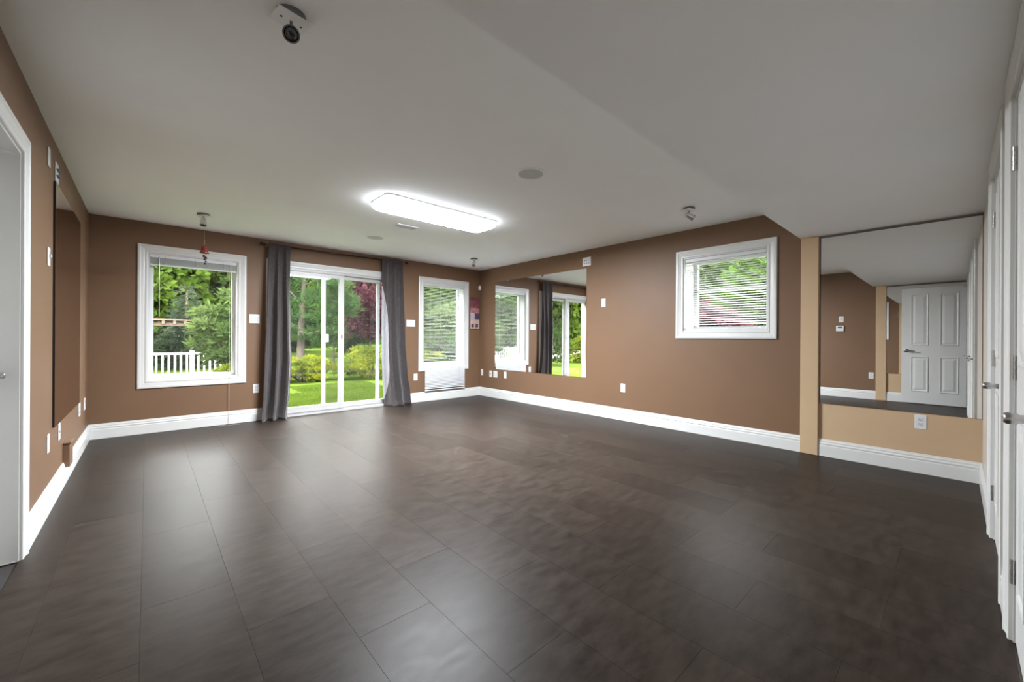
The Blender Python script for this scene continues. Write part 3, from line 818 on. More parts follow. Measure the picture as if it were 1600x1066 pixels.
# ------------------------------------------------------------------ ceiling fixtures
fl = tag(empty('ceiling_light', (2.265, 3.650, HC)), 'long lit fluorescent ceiling light with a wraparound white diffuser', 'lamp')
def rrect(hx, hy, r, z, n=6):
    pts = []
    for cx, cy, a in ((hx - r, hy - r, 0), (-hx + r, hy - r, 90), (-hx + r, -hy + r, 180), (hx - r, -hy + r, 270)):
        for k in range(n + 1):
            t = math.radians(a + 90 * k / n); pts.append((cx + r * math.cos(t), cy + r * math.sin(t), z))
    return pts
def loft(bm, loops, cap0=True, cap1=True):
    L = [[bm.verts.new(p) for p in lp] for lp in loops]
    for a, b in zip(L, L[1:]):
        for k in range(len(a)): bm.faces.new((a[k], a[(k + 1) % len(a)], b[(k + 1) % len(b)], b[k]))
    if cap0: bm.faces.new(L[0])
    if cap1: bm.faces.new(L[-1][::-1])
    return bm
obj('fixture_pan', loft(bmesh.new(), [rrect(0.660, 0.195, 0.05, 0.0), rrect(0.660, 0.195, 0.05, -0.018), rrect(0.650, 0.185, 0.05, -0.020)]), M['pan'], fl)
obj('diffuser_side', loft(bmesh.new(), [rrect(0.655, 0.190, 0.06, -0.0201), rrect(0.658, 0.193, 0.06, -0.045), rrect(0.645, 0.180, 0.06, -0.066), rrect(0.628, 0.163, 0.06, -0.0755)], True, False), M['diffuser_side'], fl, False)
obj('diffuser', loft(bmesh.new(), [rrect(0.628, 0.163, 0.06, -0.0756), rrect(0.600, 0.135, 0.06, -0.078)], False, True), M['diffuser'], fl, False)

def spotlight(x, y, rot, head_dir, label, length=0.085):
    r = tag(empty('spotlight', (x, y, HC), rot), label, 'spotlight', 'adjustable ceiling spotlights')
    obj('canopy', lathe(bmesh.new(), [(0, 0), (0.056, 0), (0.056, -0.014), (0.050, -0.020), (0, -0.020)], 32), M['canopy'], r)
    pl = obj('mount_plate', box(bmesh.new(), -0.066, 0.066, -0.050, 0.050, -0.027, -0.021, 0.002), M['spotwhite'], r)
    for sx in (-0.038, 0.038):
        obj('screw', lathe(bmesh.new(), [(0, -0.0271), (0.0045, -0.0271), (0.0045, -0.0285), (0, -0.0295)], 12, Matrix.Translation((sx, 0, 0))), M['dark'], pl)
    obj('stem', tube(bmesh.new(), [(0, 0, -0.027), (0, 0, -0.070)], 0.0055, 12), M['canopy'], r)
    d = Vector(head_dir).normalized()
    c = Vector((0, 0, -0.078)) - d * length * 0.45
    mt = aim(c, d)
    h = obj('lamp_head', lathe(bmesh.new(), [(0, 0), (0.018, 0.002), (0.024, 0.012), (0.027, length * 0.5), (0.030, length), (0.027, length), (0.024, length * 0.6), (0.010, length * 0.45), (0, length * 0.45)], 28, mt), M['chrome'], r, False)
    obj('bulb', lathe(bmesh.new(), [(0.0235, length * 0.62), (0.023, length * 0.90), (0.012, length * 0.93), (0.007, length * 0.90), (0, length * 0.90)], 24, mt), M['lampglass'], h)
    obj('rim', lathe(bmesh.new(), [(0.027, length * 0.97), (0.0315, length * 0.97), (0.0315, length * 1.03), (0.026, length * 1.03), (0.026, length * 0.97)], 28, mt), M['canopy'], h)
    return r
def ldir(v, rot):     # world direction into the rotated local frame
    return Matrix.Rotation(-rot, 3, 'Z') @ Vector(v)
for (x, y, rot, wd, lb) in ((0.432, 1.83, 0.17, (-0.14, -0.62, -0.42), 'ceiling spotlight aimed back at the entrance with its dark lamp face showing'),
                            (0.445, 5.44, 0.74 * -1, (-0.05, -0.25, -1.0), 'ceiling spotlight above the hanging red bell'),
                            (4.020, 5.37, -0.74, (-0.35, -0.25, -0.9), 'ceiling spotlight in the corner above the long lowered blind'),
                            (4.032, 1.80, -0.2, (0.60, -0.55, -0.42), 'ceiling spotlight near the small high side window')):
    spotlight(x, y, rot, ldir(wd, rot), lb)

def speaker(x, y, label):
    r = tag(empty('ceiling_speaker', (x, y, HC)), label, 'speaker', 'round ceiling speakers')
    obj('trim_ring', lathe(bmesh.new(), [(0.098, 0), (0.120, 0), (0.120, -0.004), (0.110, -0.008), (0.100, -0.006), (0.098, 0)], 40), M['spotwhite'], r)
    obj('grille', lathe(bmesh.new(), [(0, -0.0045), (0.06, -0.0042), (0.099, -0.003), (0.099, -0.0005), (0, -0.0005)], 40), M['grille'], r)
speaker(2.270, 2.285, 'round ceiling speaker between the fluorescent light and the lowered ceiling')
speaker(2.222, 5.140, 'round ceiling speaker near the patio door')
vt = tag(empty('ceiling_vent', (2.275, 4.385, HC)), 'small white slotted ceiling vent between light and patio door', 'vent')
bm = bmesh.new()
for r in ((-0.135, 0.135, -0.065, -0.050), (-0.135, 0.135, 0.050, 0.065), (-0.135, -0.120, -0.050, 0.050), (0.120, 0.135, -0.050, 0.050)):
    box(bm, *r, -0.008, 0.0)
obj('vent_frame', bm, M['spotwhite'], vt)
obj('vent_duct', box(bmesh.new(), -0.120, 0.120, -0.050, 0.050, -0.001, -0.0002), M['canopy'], vt)
for k in range(5):
    bm = box(bmesh.new(), -0.120, 0.120, -0.0085, 0.0085, -0.0008, 0.0008)
    s_ = obj('vent_slat', bm, M['spotwhite'], vt); s_.location = (0, -0.040 + k * 0.020, -0.007); s_.rotation_euler = (0.5, 0, 0)

# ------------------------------------------------------------------ wall plates
def plate(name, mp, a, z, label, kind='outlet', gangs=1, group=None, cat='outlet', w=None, h=0.119):
    w = w or (0.072 + 0.046 * (gangs - 1))
    root = tag(empty(name, mp(a, z, 0)), label, cat, group)
    def put(n, bm, mat, parent=None):
        o = obj(n, bm, mat)
        loc(o, root)
        if parent is not None:
            o.parent = parent; o.matrix_parent_inverse = parent.matrix_parent_inverse.copy() if False else Matrix.Identity(4)
            o.matrix_parent_inverse = (root.matrix_basis @ parent.matrix_parent_inverse).inverted() if False else Matrix.Identity(4)
        return o
    put('cover_plate', mbox(mp, a - w / 2, a + w / 2, z - h / 2, z + h / 2, 0.0004, 0.006, None, 0.0022), M['plate'])
    for g in range(gangs):
        ac = a + (g - (gangs - 1) / 2) * 0.046
        if kind == 'outlet':
            for dz in (-0.0195, 0.0195):
                put('socket', mbox(mp, ac - 0.017, ac + 0.017, z + dz - 0.014, z + dz + 0.014, 0.0058, 0.0082, None, 0.002), M['socket'])
                bm = bmesh.new()
                for da in (-0.0065, 0.0065): mbox(mp, ac + da - 0.0011, ac + da + 0.0011, z + dz - 0.001, z + dz + 0.007, 0.0080, 0.0084, bm)
                mbox(mp, ac - 0.002, ac + 0.002, z + dz - 0.009, z + dz - 0.0055, 0.0080, 0.0084, bm)
                put('slots', bm, M['dark'])
        elif kind == 'rocker':
            bm = mbox(mp, ac - 0.0165, ac + 0.0165, z - 0.033, z + 0.033, 0.0055, 0.0095, None, 0.002)
            put('rocker_switch', bm, M['socket'])
        elif kind == 'toggle':
            put('toggle', mbox(mp, ac - 0.0045, ac + 0.0045, z - 0.004, z + 0.016, 0.0055, 0.0165, None, 0.0015), M['socket'])
            put('toggle_slot', mbox(mp, ac - 0.007, ac + 0.007, z - 0.014, z + 0.018, 0.0055, 0.0066), M['socket'])
        elif kind == 'jack':
            put('jack', mbox(mp, ac - 0.009, ac + 0.009, z - 0.010, z + 0.008, 0.0055, 0.0072, None, 0.001), M['dark'])
    if kind == 'blank':
        for dz in (-h * 0.36, h * 0.36):
            o_ = Vector(mp(a, z + dz, 0.006)); put('screw', lathe(bmesh.new(), [(0, 0), (0.0035, 0), (0.003, 0.001), (0, 0.0012)], 10, aim(o_, Vector(mp(a, z + dz, 1)) - o_)), M['socket'])
    if kind == 'posts':
        for ia in (-0.25, 0.25) if w < 0.1 else (-0.28, -0.02, 0.22):
            for iz in (-0.2, 0.12):
                o_ = Vector(mp(a + ia * w, z + iz * h, 0.006)); put('binding_post', lathe(bmesh.new(), [(0, 0), (0.0065, 0), (0.0065, 0.010), (0, 0.011)], 12, aim(o_, Vector(mp(a, z, 1)) - Vector(mp(a, z, 0)))), M['ink'])
    return root

plate('switch_plate', MF, 1.057, 1.360, 'double white light switch between the left tall window and the curtain', 'rocker', 2, cat='light switch')
plate('outlet_plate', MF, 1.081, 0.431, 'white wall outlet low between the left tall window and the curtain', 'outlet')
plate('switch_plate', MF, 3.350, 1.366, 'triple white light switch between the curtain and the long blind', 'rocker', 3, cat='light switch')
plate('outlet_plate', MF, 3.445, 0.437, 'white wall outlet low between the curtain and the long blind', 'outlet')
plate('outlet_plate', MR, 6.190, 0.450, 'white wall outlet tight against the room corner', 'outlet')
plate('jack_plate', MR, 5.921, 0.440, 'narrow white jack plate between the corner outlet and the double outlet', 'jack', cat='wall plate')
plate('double_outlet_plate', MR, 5.782, 0.440, 'double white wall outlet under the corner edge of the wide mirror', 'outlet', 2)
plate('blank_plate', MR, 5.505, 0.448, 'blank white wall plate right under the wide mirror', 'blank', cat='wall plate')
plate('speaker_plate', MR, 3.680, 2.264, 'white speaker terminal plate above the corner of the wide mirror', 'posts', cat='wall plate', w=0.150, h=0.128)
plate('switch_plate', MR, 3.379, 1.633, 'single white switch high between the wide mirror and the small window', 'toggle', cat='light switch')
plate('outlet_plate', MR, 3.056, 0.443, 'white wall outlet low between the wide mirror and the small window', 'outlet')
plate('outlet_plate', MR, 0.190, 0.431, 'white wall outlet under the big mirror on the tan wall', 'outlet')
plate('blank_plate', ML, 3.870, 2.256, 'blank white plate high beside the ceiling and the glossy panel', 'blank', cat='wall plate')
plate('speaker_plate', ML, 4.170, 2.245, 'white speaker terminal plate right above the tall glossy panel', 'posts', cat='wall plate', w=0.118, h=0.132)
plate('switch_plate', ML, 3.880, 1.625, 'single white switch between the cased doorway and the glossy panel', 'toggle', cat='light switch')
plate('blank_plate', ML, 3.890, 0.431, 'blank white plate low between the cased doorway and the glossy panel', 'blank', cat='wall plate')
plate('jack_plate', ML, 4.330, 0.431, 'white jack plate just under the corner of the glossy panel', 'jack', cat='wall plate')
plate('double_outlet_plate', ML, 5.500, 0.431, 'double white outlet near the far lower corner of the glossy panel', 'outlet', 2)
plate('double_outlet_plate', ML, 5.915, 0.431, 'double white outlet between the glossy panel and the window wall', 'outlet', 2)
plate('outlet_plate', ML, 1.055, 0.448, 'white wall outlet beside the tan pilaster below the thermostat', 'outlet')
plate('switch_plate', ML, 1.500, 1.523, 'single white switch above the thermostat seen in the big mirror', 'toggle', cat='light switch')
th = tag(empty('thermostat', ML(1.519, 1.343, 0)), 'white wall thermostat with a small grey screen seen in the big mirror', 'thermostat')
loc(obj('thermostat_body', mbox(ML, 1.459, 1.579, 1.288, 1.398, 0.0005, 0.024, None, 0.004), M['plate']), th)
loc(obj('display', mbox(ML, 1.480, 1.552, 1.345, 1.380, 0.0238, 0.0246), M['screen']), th)
for k in range(3):
    loc(obj('button', mbox(ML, 1.482 + k * 0.026, 1.500 + k * 0.026, 1.308, 1.318, 0.0238, 0.026, None, 0.001), M['socket']), th)

# painted cover box low on the left wall
cb = tag(empty('cover_box', ML(4.60, 0.22, 0)), 'brown painted box just above the baseboard on the left wall', 'cover box')
loc(obj('box_body', mbox(ML, 4.52, 4.68, 0.125, 0.300, 0.0005, 0.038, None, 0.003), M['brown']), cb)
loc(obj('box_lid', mbox(ML, 4.515, 4.685, 0.300, 0.312, 0.0005, 0.045, None, 0.002), M['brown']), cb)

# motion sensor in the corner
ms = tag(empty('motion_sensor', (XR - 0.03, YF - 0.03, 2.095)), 'small oval white motion sensor high in the room corner', 'sensor')
bm = bmesh.new(); bmesh.ops.create_uvsphere(bm, u_segments=24, v_segments=14, radius=1.0)
bmesh.ops.scale(bm, verts=bm.verts, vec=(0.030, 0.020, 0.050)); bmesh.ops.rotate(bm, verts=bm.verts, matrix=Matrix.Rotation(math.radians(-45), 3, 'Z'))
obj('sensor_shell', bm, M['plate'], ms, True)
bm = bmesh.new(); bmesh.ops.create_uvsphere(bm, u_segments=20, v_segments=10, radius=1.0)
bmesh.ops.scale(bm, verts=bm.verts, vec=(0.020, 0.010, 0.018)); bmesh.ops.rotate(bm, verts=bm.verts, matrix=Matrix.Rotation(math.radians(-45), 3, 'Z')); bmesh.ops.translate(bm, verts=bm.verts, vec=(-0.009, -0.009, -0.012))
obj('sensor_lens', bm, M['socket'], ms, True)
obj('sensor_bracket', box(bmesh.new(), -0.004, 0.030, -0.004, 0.030, -0.020, 0.020), M['plate'], ms)

# abstract canvas
art = tag(empty('canvas_picture', MF(4.702, 1.296, 0)), 'narrow abstract canvas in plum, lilac and blush beside the corner', 'picture')
a0, a1, z0, z1 = 4.590, 4.808, 1.296, 1.905
loc(obj('canvas', mbox(MF, a0, a1, z0, z1, 0.0005, 0.026, None, 0.002), M['plum']), art)
for n, x0, x1, y0, y1, mt in (('mauve_field', 0.0, 1.0, 0.50, 0.66, 'mauve'), ('lilac_field', 0.0, 0.48, 0.30, 0.50, 'lilac'), ('purple_field', 0.48, 1.0, 0.32, 0.50, 'purple'),
                              ('blush_field', 0.0, 1.0, 0.0, 0.30, 'blush'), ('plum_field', 0.0, 1.0, 0.66, 1.0, 'plum')):
    loc(obj(n, mbox(MF, a0 + x0 * (a1 - a0), a0 + x1 * (a1 - a0), z0 + y0 * (z1 - z0), z0 + y1 * (z1 - z0), 0.0258, 0.0266), M[mt]), art)
for x0 in (0.12, 0.58):
    loc(obj('dark_square', mbox(MF, a0 + x0 * (a1 - a0), a0 + (x0 + 0.27) * (a1 - a0), z0 + 0.045 * (z1 - z0), z0 + 0.155 * (z1 - z0), 0.0264, 0.0272), M['purple']), art)

nl = tag(obj('wall_nail', lathe(bmesh.new(), [(0, 0), (0.003, 0), (0.003, 0.010), (0.006, 0.011), (0.005, 0.013), (0, 0.0135)], 10, aim((XR, 2.922, 2.022), (-1, 0, 0))), M['canopy']), 'small dark nail in the brown wall beside the small window', 'nail')

# hanging bell with charms under the spotlight
bl = tag(empty('hanging_bell', (0.446, 5.33, 2.33)), 'small red bell with dark charms hanging in front of the left tall window', 'bell')
bm = bmesh.new(); tube(bm, [(0, 0, 0.110), (0, 0, -0.02), (0, 0, -0.25)], 0.0008, 6); obj('string', bm, M['string'], bl)
for k in range(2):
    bm = bmesh.new(); lathe(bm, [(0, 0.004), (0.004, 0.002), (0.005, 0), (0.004, -0.002), (0, -0.004)], 10, Matrix.Translation((0, 0, -0.20 - k * 0.025))); obj('bead', bm, M['string'], bl, True)
bm = bmesh.new(); lathe(bm, [(0, 0), (0.010, -0.002), (0.020, -0.008), (0.026, -0.022), (0.028, -0.045), (0.033, -0.062), (0.043, -0.078), (0.041, -0.080), (0.030, -0.062), (0.024, -0.040), (0, -0.012)], 28, Matrix.Translation((0, 0, -0.250))); obj('bell_body', bm, M['red'], bl, True)
bm = bmesh.new(); tube(bm, [(0, 0, -0.28), (0.002, 0, -0.46)], 0.0009, 6); obj('charm_string', bm, M['string'], bl)
for dx, dz, r, mt in ((-0.004, -0.360, 0.013, 'dark'), (0.012, -0.378, 0.014, 'darkred'), (0.004, -0.392, 0.012, 'dark'), (0.012, -0.415, 0.009, 'darkred'), (0.005, -0.438, 0.010, 'dark')):
    bm = bmesh.new(); bmesh.ops.create_icosphere(bm, subdivisions=2, radius=r); bmesh.ops.scale(bm, verts=bm.verts, vec=(1, 0.7, 1.15)); bmesh.ops.translate(bm, verts=bm.verts, vec=(dx, 0, dz)); obj('charm', bm, M[mt], bl, True)

# ------------------------------------------------------------------ garden
GZ = -0.10
def ground_h(x, y):
    return GZ + 0.010 * math.sin(x * 0.9) * math.cos(y * 0.7) + max(0, y - 16) * 0.03 + max(0, x - 9) * 0.05
bm = bmesh.new(); nx, ny = 60, 60
gv = [[bm.verts.new((-26 + 60 * i / nx, -10 + 50 * j / ny, 0)) for i in range(nx + 1)] for j in range(ny + 1)]
for row in gv:
    for v in row:
        inside = XL - 0.5 < v.co.x < XR + 0.6 and YD - 2.5 < v.co.y < YF + 0.6
        v.co.z = GZ - 0.16 if inside else ground_h(v.co.x, v.co.y)
for j in range(ny):
    for i in range(nx): bm.faces.new((gv[j][i], gv[j][i + 1], gv[j + 1][i + 1], gv[j + 1][i]))
gr = obj('lawn_ground', bm, M['lawn'], None, True, recalc=False)
struct(gr, 'green lawn ground outside the patio door', 'lawn')
struct(bxo('patio_step', PD[0] - 0.2, PD[1] + 0.2, YF + TH, YF + TH + 0.30, GZ - 0.1, -0.03, M['siding']), 'low concrete step outside the patio door', 'step')

# wooded rise closing the view behind the trees
def slope(name, pts_fn, n1, n2, label):
    bm = bmesh.new()
    g_ = [[bm.verts.new(pts_fn(i / n1, j / n2)) for i in range(n1 + 1)] for j in range(n2 + 1)]
    for j in range(n2):
        for i in range(n1): bm.faces.new((g_[j][i], g_[j][i + 1], g_[j + 1][i + 1], g_[j + 1][i]))
    return struct(obj(name, bm, M['leafdark'], None, True, recalc=False), label, 'hillside')
rz = random.Random(5)
slope('wooded_rise', lambda u, v: (-28 + 60 * u, 30 + 6 * v + rz.uniform(-0.5, 0.5), -0.4 + 9.5 * v + rz.uniform(-0.5, 0.5)), 120, 20, 'dark green wooded rise far behind the garden trees')
slope('wooded_rise', lambda u, v: (18.5 + 5 * v + rz.uniform(-0.4, 0.4), -12 + 40 * u, -0.3 + 8.5 * v + rz.uniform(-0.4, 0.4)), 80, 18, 'dark green wooded rise beyond the small high side window')
slope('wooded_rise', lambda u, v: (-20.5 - 5 * v + rz.uniform(-0.4, 0.4), 2 + 30 * u, -0.3 + 8.5 * v + rz.uniform(-0.4, 0.4)), 60, 18, 'dark green wooded rise reflected in the wide mirror')

def bulk(name, V, Fq, mat, parent=None, label=None):
    me = bpy.data.meshes.new(name)
    V = np.asarray(V, dtype=np.float32); Fq = np.asarray(Fq, dtype=np.int32)
    me.vertices.add(len(V)); me.vertices.foreach_set('co', V.ravel())
    n = Fq.shape[1]
    me.loops.add(Fq.size); me.loops.foreach_set('vertex_index', Fq.ravel())
    me.polygons.add(len(Fq)); me.polygons.foreach_set('loop_start', np.arange(0, Fq.size, n, dtype=np.int32))
    me.update(calc_edges=True)
    me.materials.append(mat)
    o = bpy.data.objects.new(name, me); COL.objects.link(o)
    if parent is not None: o.parent = parent
    return o

# short grass
n = 60000
gx = RNG.uniform(1.16, 4.44, n); gy = YF + 0.55 + RNG.random(n) ** 1.2 * 4.1
ok = ~(((gx < 2.5) & (gy > 9.5)) | (gx > PD[0] - 0.25) & (gx < PD[1] + 0.25) & (gy < YF + TH + 0.34)); gx, gy = gx[ok], gy[ok]; n = len(gx)
gz = GZ + 0.010 * np.sin(gx * 0.9) * np.cos(gy * 0.7) - 0.004
an = RNG.uniform(0, 2 * PI, n); hh = RNG.uniform(0.02, 0.045, n); ww = RNG.uniform(0.003, 0.006, n); ln = RNG.normal(0, 0.018, (n, 2))
V = np.zeros((n, 3, 3)); V[:, 0] = np.stack([gx - ww * np.cos(an), gy - ww * np.sin(an), gz], 1); V[:, 1] = np.stack([gx + ww * np.cos(an), gy + ww * np.sin(an), gz], 1)
V[:, 2] = np.stack([gx + ln[:, 0], gy + ln[:, 1], gz + hh], 1)
g = bulk('lawn_grass', V.reshape(-1, 3), np.arange(3 * n).reshape(-1, 3), M['grass'])
tag(g, 'short green mown grass blades outside the patio door', 'grass', kind='stuff')

def cards(P, N_dir, size, aspect, jitter):
    """leaf cards at points P pointing along N_dir"""
    n = len(P)
    d = N_dir + RNG.normal(0, jitter, (n, 3)); d /= np.linalg.norm(d, axis=1, keepdims=True) + 1e-9
    r = RNG.normal(0, 1, (n, 3)); s = np.cross(d, r); s /= np.linalg.norm(s, axis=1, keepdims=True) + 1e-9
    L = (size * RNG.uniform(0.6, 1.4, n))[:, None]; W = L * aspect
    V = np.zeros((n, 4, 3)); V[:, 0] = P; V[:, 1] = P + d * L * 0.5 + s * W * 0.5; V[:, 2] = P + d * L; V[:, 3] = P + d * L * 0.5 - s * W * 0.5
    return V.reshape(-1, 3)

def blob_points(center, rad, nblob, per, flat=0.75, brad=0.3, shell=0.5):
    c = np.array(center); rad = np.array(rad)
    q = RNG.normal(0, 1, (nblob, 3)); q /= np.linalg.norm(q, axis=1, keepdims=True)
    q *= (shell + (1 - shell) * RNG.random((nblob, 1)) ** 0.5)
    bc = c + q * rad
    br = brad * rad.mean() * RNG.uniform(0.7, 1.3, nblob)
    u = RNG.normal(0, 1, (nblob, per, 3)); u /= np.linalg.norm(u, axis=2, keepdims=True)
    u[:, :, 2] = np.abs(u[:, :, 2]) * 0.9 - 0.25
    rr = RNG.uniform(0.55, 1.05, (nblob, per, 1))
    P = bc[:, None, :] + u * rr * br[:, None, None] * np.array([1, 1, flat])
    return P.reshape(-1, 3), u.reshape(-1, 3)

def trunk_mesh(h, r0, lean=(0, 0), branches=()):
    bm = bmesh.new()
    tube(bm, [(lean[0] * f ** 1.5 * h, lean[1] * f ** 1.5 * h, f * h - 0.15) for f in np.linspace(0, 1, 7)], [r0 * (1 - 0.75 * f) for f in np.linspace(0, 1, 7)], 10)
    for (z, dx, dy, dz, r) in branches:
        f = z / h; b = (lean[0] * f ** 1.5 * h, lean[1] * f ** 1.5 * h, z)
        tube(bm, [b, (b[0] + dx * 0.5, b[1] + dy * 0.5, z + dz * 0.35), (b[0] + dx, b[1] + dy, z + dz)], [r, r * 0.7, r * 0.3], 7)
    return bm

def tree(name, loc_, label, cat, parts, trunk, group=None):
    r = tag(empty(name, loc_), label, cat, group)
    if trunk: obj('trunk', trunk, M['bark'], r, True)
    for nm, V, mt in parts:
        f = bulk(nm, V, np.arange(len(V)).reshape(-1, 4), M[mt], r); f['kind'] = 'stuff'
    return r

# large pine left of the patio door view
P, u = blob_points((0.1, 0, 2.5), (1.35, 1.2, 1.75), 95, 190, 0.6, 0.26, 0.35)
pine = tree('pine_tree', (3.46, 13.4, GZ), 'soft green pine with a reddish trunk on the lawn behind the juniper', 'tree', [('foliage', cards(P, u + [0, 0, 0.5], 0.17, 0.14, 0.5), 'pine')],
            trunk_mesh(4.2, 0.13, (0.03, 0), ((1.25, 0.75, -0.2, 0.32, 0.05), (1.5, -0.8, 0.1, 0.35, 0.045), (1.8, 0.6, 0.4, 0.4, 0.04), (2.3, -0.5, -0.3, 0.35, 0.04), (2.8, 0.5, 0, 0.3, 0.03))))
# purple leaved tree
P, u = blob_points((0, 0, 2.45), (1.05, 1.0, 1.45), 64, 150, 0.8, 0.33, 0.35)
tree('purple_leaf_tree', (6.55, 15.6, GZ), 'small tree with dark purple leaves beyond the patio lawn', 'tree', [('foliage', cards(P, u, 0.13, 0.6, 0.8), 'purpleleaf')],
     trunk_mesh(3.0, 0.07, (0.02, 0), ((1.0, 0.5, 0, 0.7, 0.03), (1.2, -0.5, 0.1, 0.7, 0.03), (1.6, 0.2, -0.4, 0.6, 0.02))))
# fresh green small tree between them
P, u = blob_points((0, 0, 2.9), (0.85, 0.8, 2.3), 70, 130, 0.8, 0.34, 0.35)
tree('young_maple', (6.10, 18.4, GZ), 'slender bright green tree between the pine and the purple tree', 'tree', [('foliage', cards(P, u, 0.13, 0.65, 0.8), 'leaf')],
     trunk_mesh(3.6, 0.05, (0.0, 0), ((1.0, 0.4, 0, 0.6, 0.02), (1.4, -0.4, 0.1, 0.6, 0.02))))
# golden junipers
def juniper(x, y, rx, ry, h, label, nb=34):
    P, u = blob_points((0, 0, h * 0.45), (rx, ry, h * 0.45), nb, 420, 0.42, 0.34, 0.55)
    P[:, 2] = np.maximum(P[:, 2], 0.05)
    bm = bmesh.new()
    for k in range(7):
        a = k * 0.9; tube(bm, [(0, 0, -0.05), (0.4 * rx * math.cos(a), 0.4 * ry * math.sin(a), h * 0.25), (0.75 * rx * math.cos(a), 0.75 * ry * math.sin(a), h * 0.45)], [0.03, 0.022, 0.008], 6)
    r = tag(empty('juniper_bush', (x, y, GZ)), label, 'bush', 'golden junipers along the lawn')
    obj('stems', bm, M['bark'], r)
    f = bulk('foliage', cards(P, u + [0, 0, 0.25], 0.085, 0.20, 0.55), np.arange(len(P) * 4).reshape(-1, 4), M['juniper'], r); f['kind'] = 'stuff'
juniper(4.95, 11.75, 1.05, 0.85, 0.98, 'largest golden green juniper below the purple leaved tree', 40)
juniper(3.15, 12.0, 0.70, 0.60, 0.72, 'low golden juniper spreading beside the pine trunk')
juniper(1.95, 12.4, 0.60, 0.55, 0.66, 'low golden juniper behind the left curtain edge')
juniper(7.0, 12.4, 0.75, 0.7, 0.85, 'golden juniper hidden by the right curtain')
# spruce and lighter trees seen in the left window
def conifer(name, x, y, h, r, label, mt, nl=17, per=150):
    Ps, us = [], []
    for k in range(nl):
        f = (k + 0.5) / nl; z = h * (0.06 + 0.94 * f); rr = r * (1 - f) ** 0.85 + 0.05
        nb = max(5, int(15 * (1 - f) + 5))
        for b in range(nb):
            a = 2 * PI * (b + RNG.random()) / nb; L = rr * RNG.uniform(0.8, 1.1)
            n_ = max(12, int(per * (1 - f) * 0.75))
            t_ = RNG.random(n_) ** 0.7
            px = np.cos(a) * L * t_; py = np.sin(a) * L * t_; pz = z - 0.22 * L * t_ + 0.10 * L * t_ ** 3
            sp = RNG.normal(0, 0.07, (n_, 3)) * (0.4 + rr)
            Ps.append(np.stack([px, py, pz], 1) + sp * [1, 1, 0.4]); us.append(np.tile([math.cos(a), math.sin(a), -0.05], (n_, 1)))
    P = np.concatenate(Ps); u = np.concatenate(us)
    return tree(name, (x, y, ground_h(x, y)), label, 'tree', [('foliage', cards(P, u, 0.16, 0.18, 0.45), mt)], trunk_mesh(h * 0.95, 0.08 + h * 0.012))
conifer('spruce_tree', 1.06, 18.6, 3.0, 1.15, 'grey green spruce behind the cedar pergola and white railing', 'spruce')
P, u = blob_points((0, 0, 1.30), (0.62, 0.6, 0.95), 60, 150, 0.7, 0.33, 0.4)
tree('feathery_tree', (1.45, 10.6, GZ), 'feathery pale green tree hiding the end of the white railing', 'tree', [('foliage', cards(P, u + [0, 0, 0.3], 0.14, 0.25, 0.6), 'leafpale')], trunk_mesh(1.9, 0.045))
# backdrop woodland: three crown shapes, each tree a copy of its own
protos = []
for nm, mt, sz, lb in (('woodland_tree', 'leaf', 0.26, 'tall bright green leafy tree in the woodland behind the garden'),
                       ('woodland_tree', 'leafdark', 0.26, 'tall deep green leafy tree in the woodland behind the garden'),
                       ('woodland_tree', 'leafpale', 0.25, 'tall pale green leafy tree in the woodland behind the garden')):
    P, u = blob_points((0, 0, 3.2), (1.45, 1.45, 3.0), 150, 110, 0.8, 0.22, 0.35)
    protos.append(tree(nm, (0, 0, 0), lb, 'tree', [('foliage', cards(P, u, sz, 0.65, 0.8), mt)], trunk_mesh(5.4, 0.16, (0.01, 0.01), ((2.0, 0.6, 0.2, 1.0, 0.06), (2.6, -0.6, 0.3, 1.0, 0.05))), 'woodland trees behind the garden'))
spots = []
for i in range(9): spots.append((-15.4 + i * 3.95, 22.0 + 0.3 * (i % 2), (i * 2 + 1) % 3))
for i in range(9): spots.append((-17.2 + i * 3.95, 26.6 + 0.3 * (i % 2), (i + 1) % 3))
for i, y in enumerate((-4.6, -0.7, 3.2, 7.1, 11.0)): spots.append((14.2 + 0.3 * (i % 2), y, (i + 2) % 3))
spots += [(-4.9, 16.8, 1), (-9.4, 16.2, 0), (-13.9, 15.8, 2), (-18.4, 15.6, 1), (10.4, 16.6, 1), (14.2, 15.2, 2)]
used = set()
for i, (x, y, k) in enumerate(spots):
    o = protos[k] if k not in used else copy_tree(protos[k])
    used.add(k)
    hue = ('bright', 'deep', 'pale')[k]
    zone = 'in the nearer woodland row behind the lawn' if i < 9 else 'in the farther woodland row behind the lawn' if i < 18 else 'beyond the small high side window' if i < 23 else 'at the lawn edge reflected in the wide mirror' if i < 27 else 'beyond the window with the long blind'
    o['label'] = f'tall {hue} green leafy tree {zone}'
    o.location = (x, y, ground_h(x, y)); o.rotation_euler = (0, 0, 1.7 * i); sc = 0.92 + 0.10 * ((i * 37) % 10) / 10
    o.scale = (sc, sc, sc * 1.25)
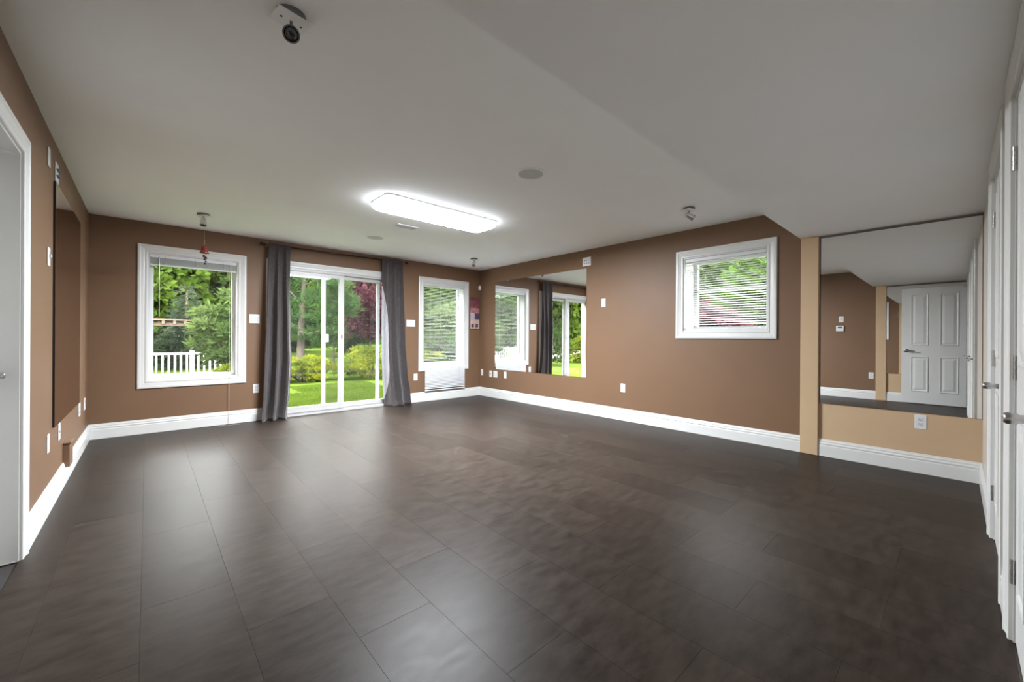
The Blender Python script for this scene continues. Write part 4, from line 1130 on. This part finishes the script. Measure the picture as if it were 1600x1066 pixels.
# shrubs outside the corner and side windows
def shrub(x, y, r, h, mt, label, name='garden_shrub', grp=None):
    P, u = blob_points((0, 0, h * 0.5), (r, r, h * 0.5), 40, 130, 0.8, 0.38, 0.4)
    P[:, 2] = np.maximum(P[:, 2], 0.03)
    return tree(name, (x, y, ground_h(x, y)), label, 'bush', [('foliage', cards(P, u, 0.12, 0.6, 0.8), mt)], trunk_mesh(h * 0.7, 0.03), grp)
shrub(7.9, 10.6, 0.75, 1.7, 'leafdark', 'deep green shrub outside the window with the long blind')
shrub(9.0, 13.4, 0.95, 2.6, 'leafpale', 'pale green shrub beyond the window with the long blind')
shrub(6.1, 8.4, 0.35, 0.5, 'leaf', 'low bright shrub close outside the window with the long blind')
shrub(9.9, 5.2, 0.85, 3.9, 'leafpale', 'tall pale green shrub outside the small high side window')
shrub(9.9, 2.6, 0.85, 3.7, 'leafdark', 'tall deep green shrub outside the small high side window')
shrub(8.0, 3.2, 0.55, 1.9, 'purpleleaf', 'reddish shrub outside the small high side window')
shrub(-3.6, 12.2, 1.0, 1.6, 'leafdark', 'deep green shrub reflected in the wide mirror')
shrub(-6.8, 12.6, 1.0, 1.3, 'juniper', 'golden green shrub reflected in the wide mirror')

# white railing and cedar pergola beyond the left window
rl = tag(empty('white_railing', (0.8, 14.4, GZ)), 'long white wooden railing with balusters beyond the left tall window', 'railing')
RX0, RX1, RY = -9.0, 2.6, 14.4
loc(bxo('top_rail', RX0, RX1, RY - 0.045, RY + 0.045, 0.615, 0.670, M['railwhite']), rl)
loc(bxo('bottom_rail', RX0, RX1, RY - 0.03, RY + 0.03, 0.060, 0.105, M['railwhite']), rl)
bmb = box(bmesh.new(), -0.022, 0.022, -0.022, 0.022, 0.105, 0.615)
meb = bpy.data.meshes.new('baluster'); bmb.to_mesh(meb); bmb.free(); meb.materials.append(M['railwhite'])
x = RX0 + 0.10
while x < RX1 - 0.05:
    bo = link('baluster', meb); bo.location = (x, RY, 0); loc(bo, rl); x += 0.128
bmb = box(bmesh.new(), -0.05, 0.05, -0.05, 0.05, GZ - 0.05, 0.72)
mep = bpy.data.meshes.new('railing_post'); bmb.to_mesh(mep); bmb.free(); mep.materials.append(M['railwhite'])
x = RX0
while x < RX1 + 0.1:
    bo = link('railing_post', mep); bo.location = (x, RY, 0); loc(bo, rl); x += 1.6571
pg = tag(empty('cedar_pergola', (0.3, 17.3, GZ)), 'brown cedar pergola with notched rafter ends in front of the spruce', 'pergola')
for yy in (16.1, 16.9):
    loc(bxo('beam', -2.6, 1.32, yy - 0.03, yy + 0.03, 1.44, 1.53, M['cedar']), pg)
for xx in (-2.4, -0.3):
    for yy in (16.1, 16.9):
        loc(bxo('pergola_post', xx - 0.05, xx + 0.05, yy - 0.05, yy + 0.05, GZ - 0.05, 1.44, M['cedar']), pg)
x = -2.5
while x < 1.32:
    loc(bxo('rafter', x - 0.035, x + 0.035, 15.95, 17.05, 1.50, 1.60, M['cedar']), pg); x += 0.26
loc(bxo('roof_board', -2.6, 1.32, 15.92, 17.08, 1.60, 1.635, M['cedar']), pg)
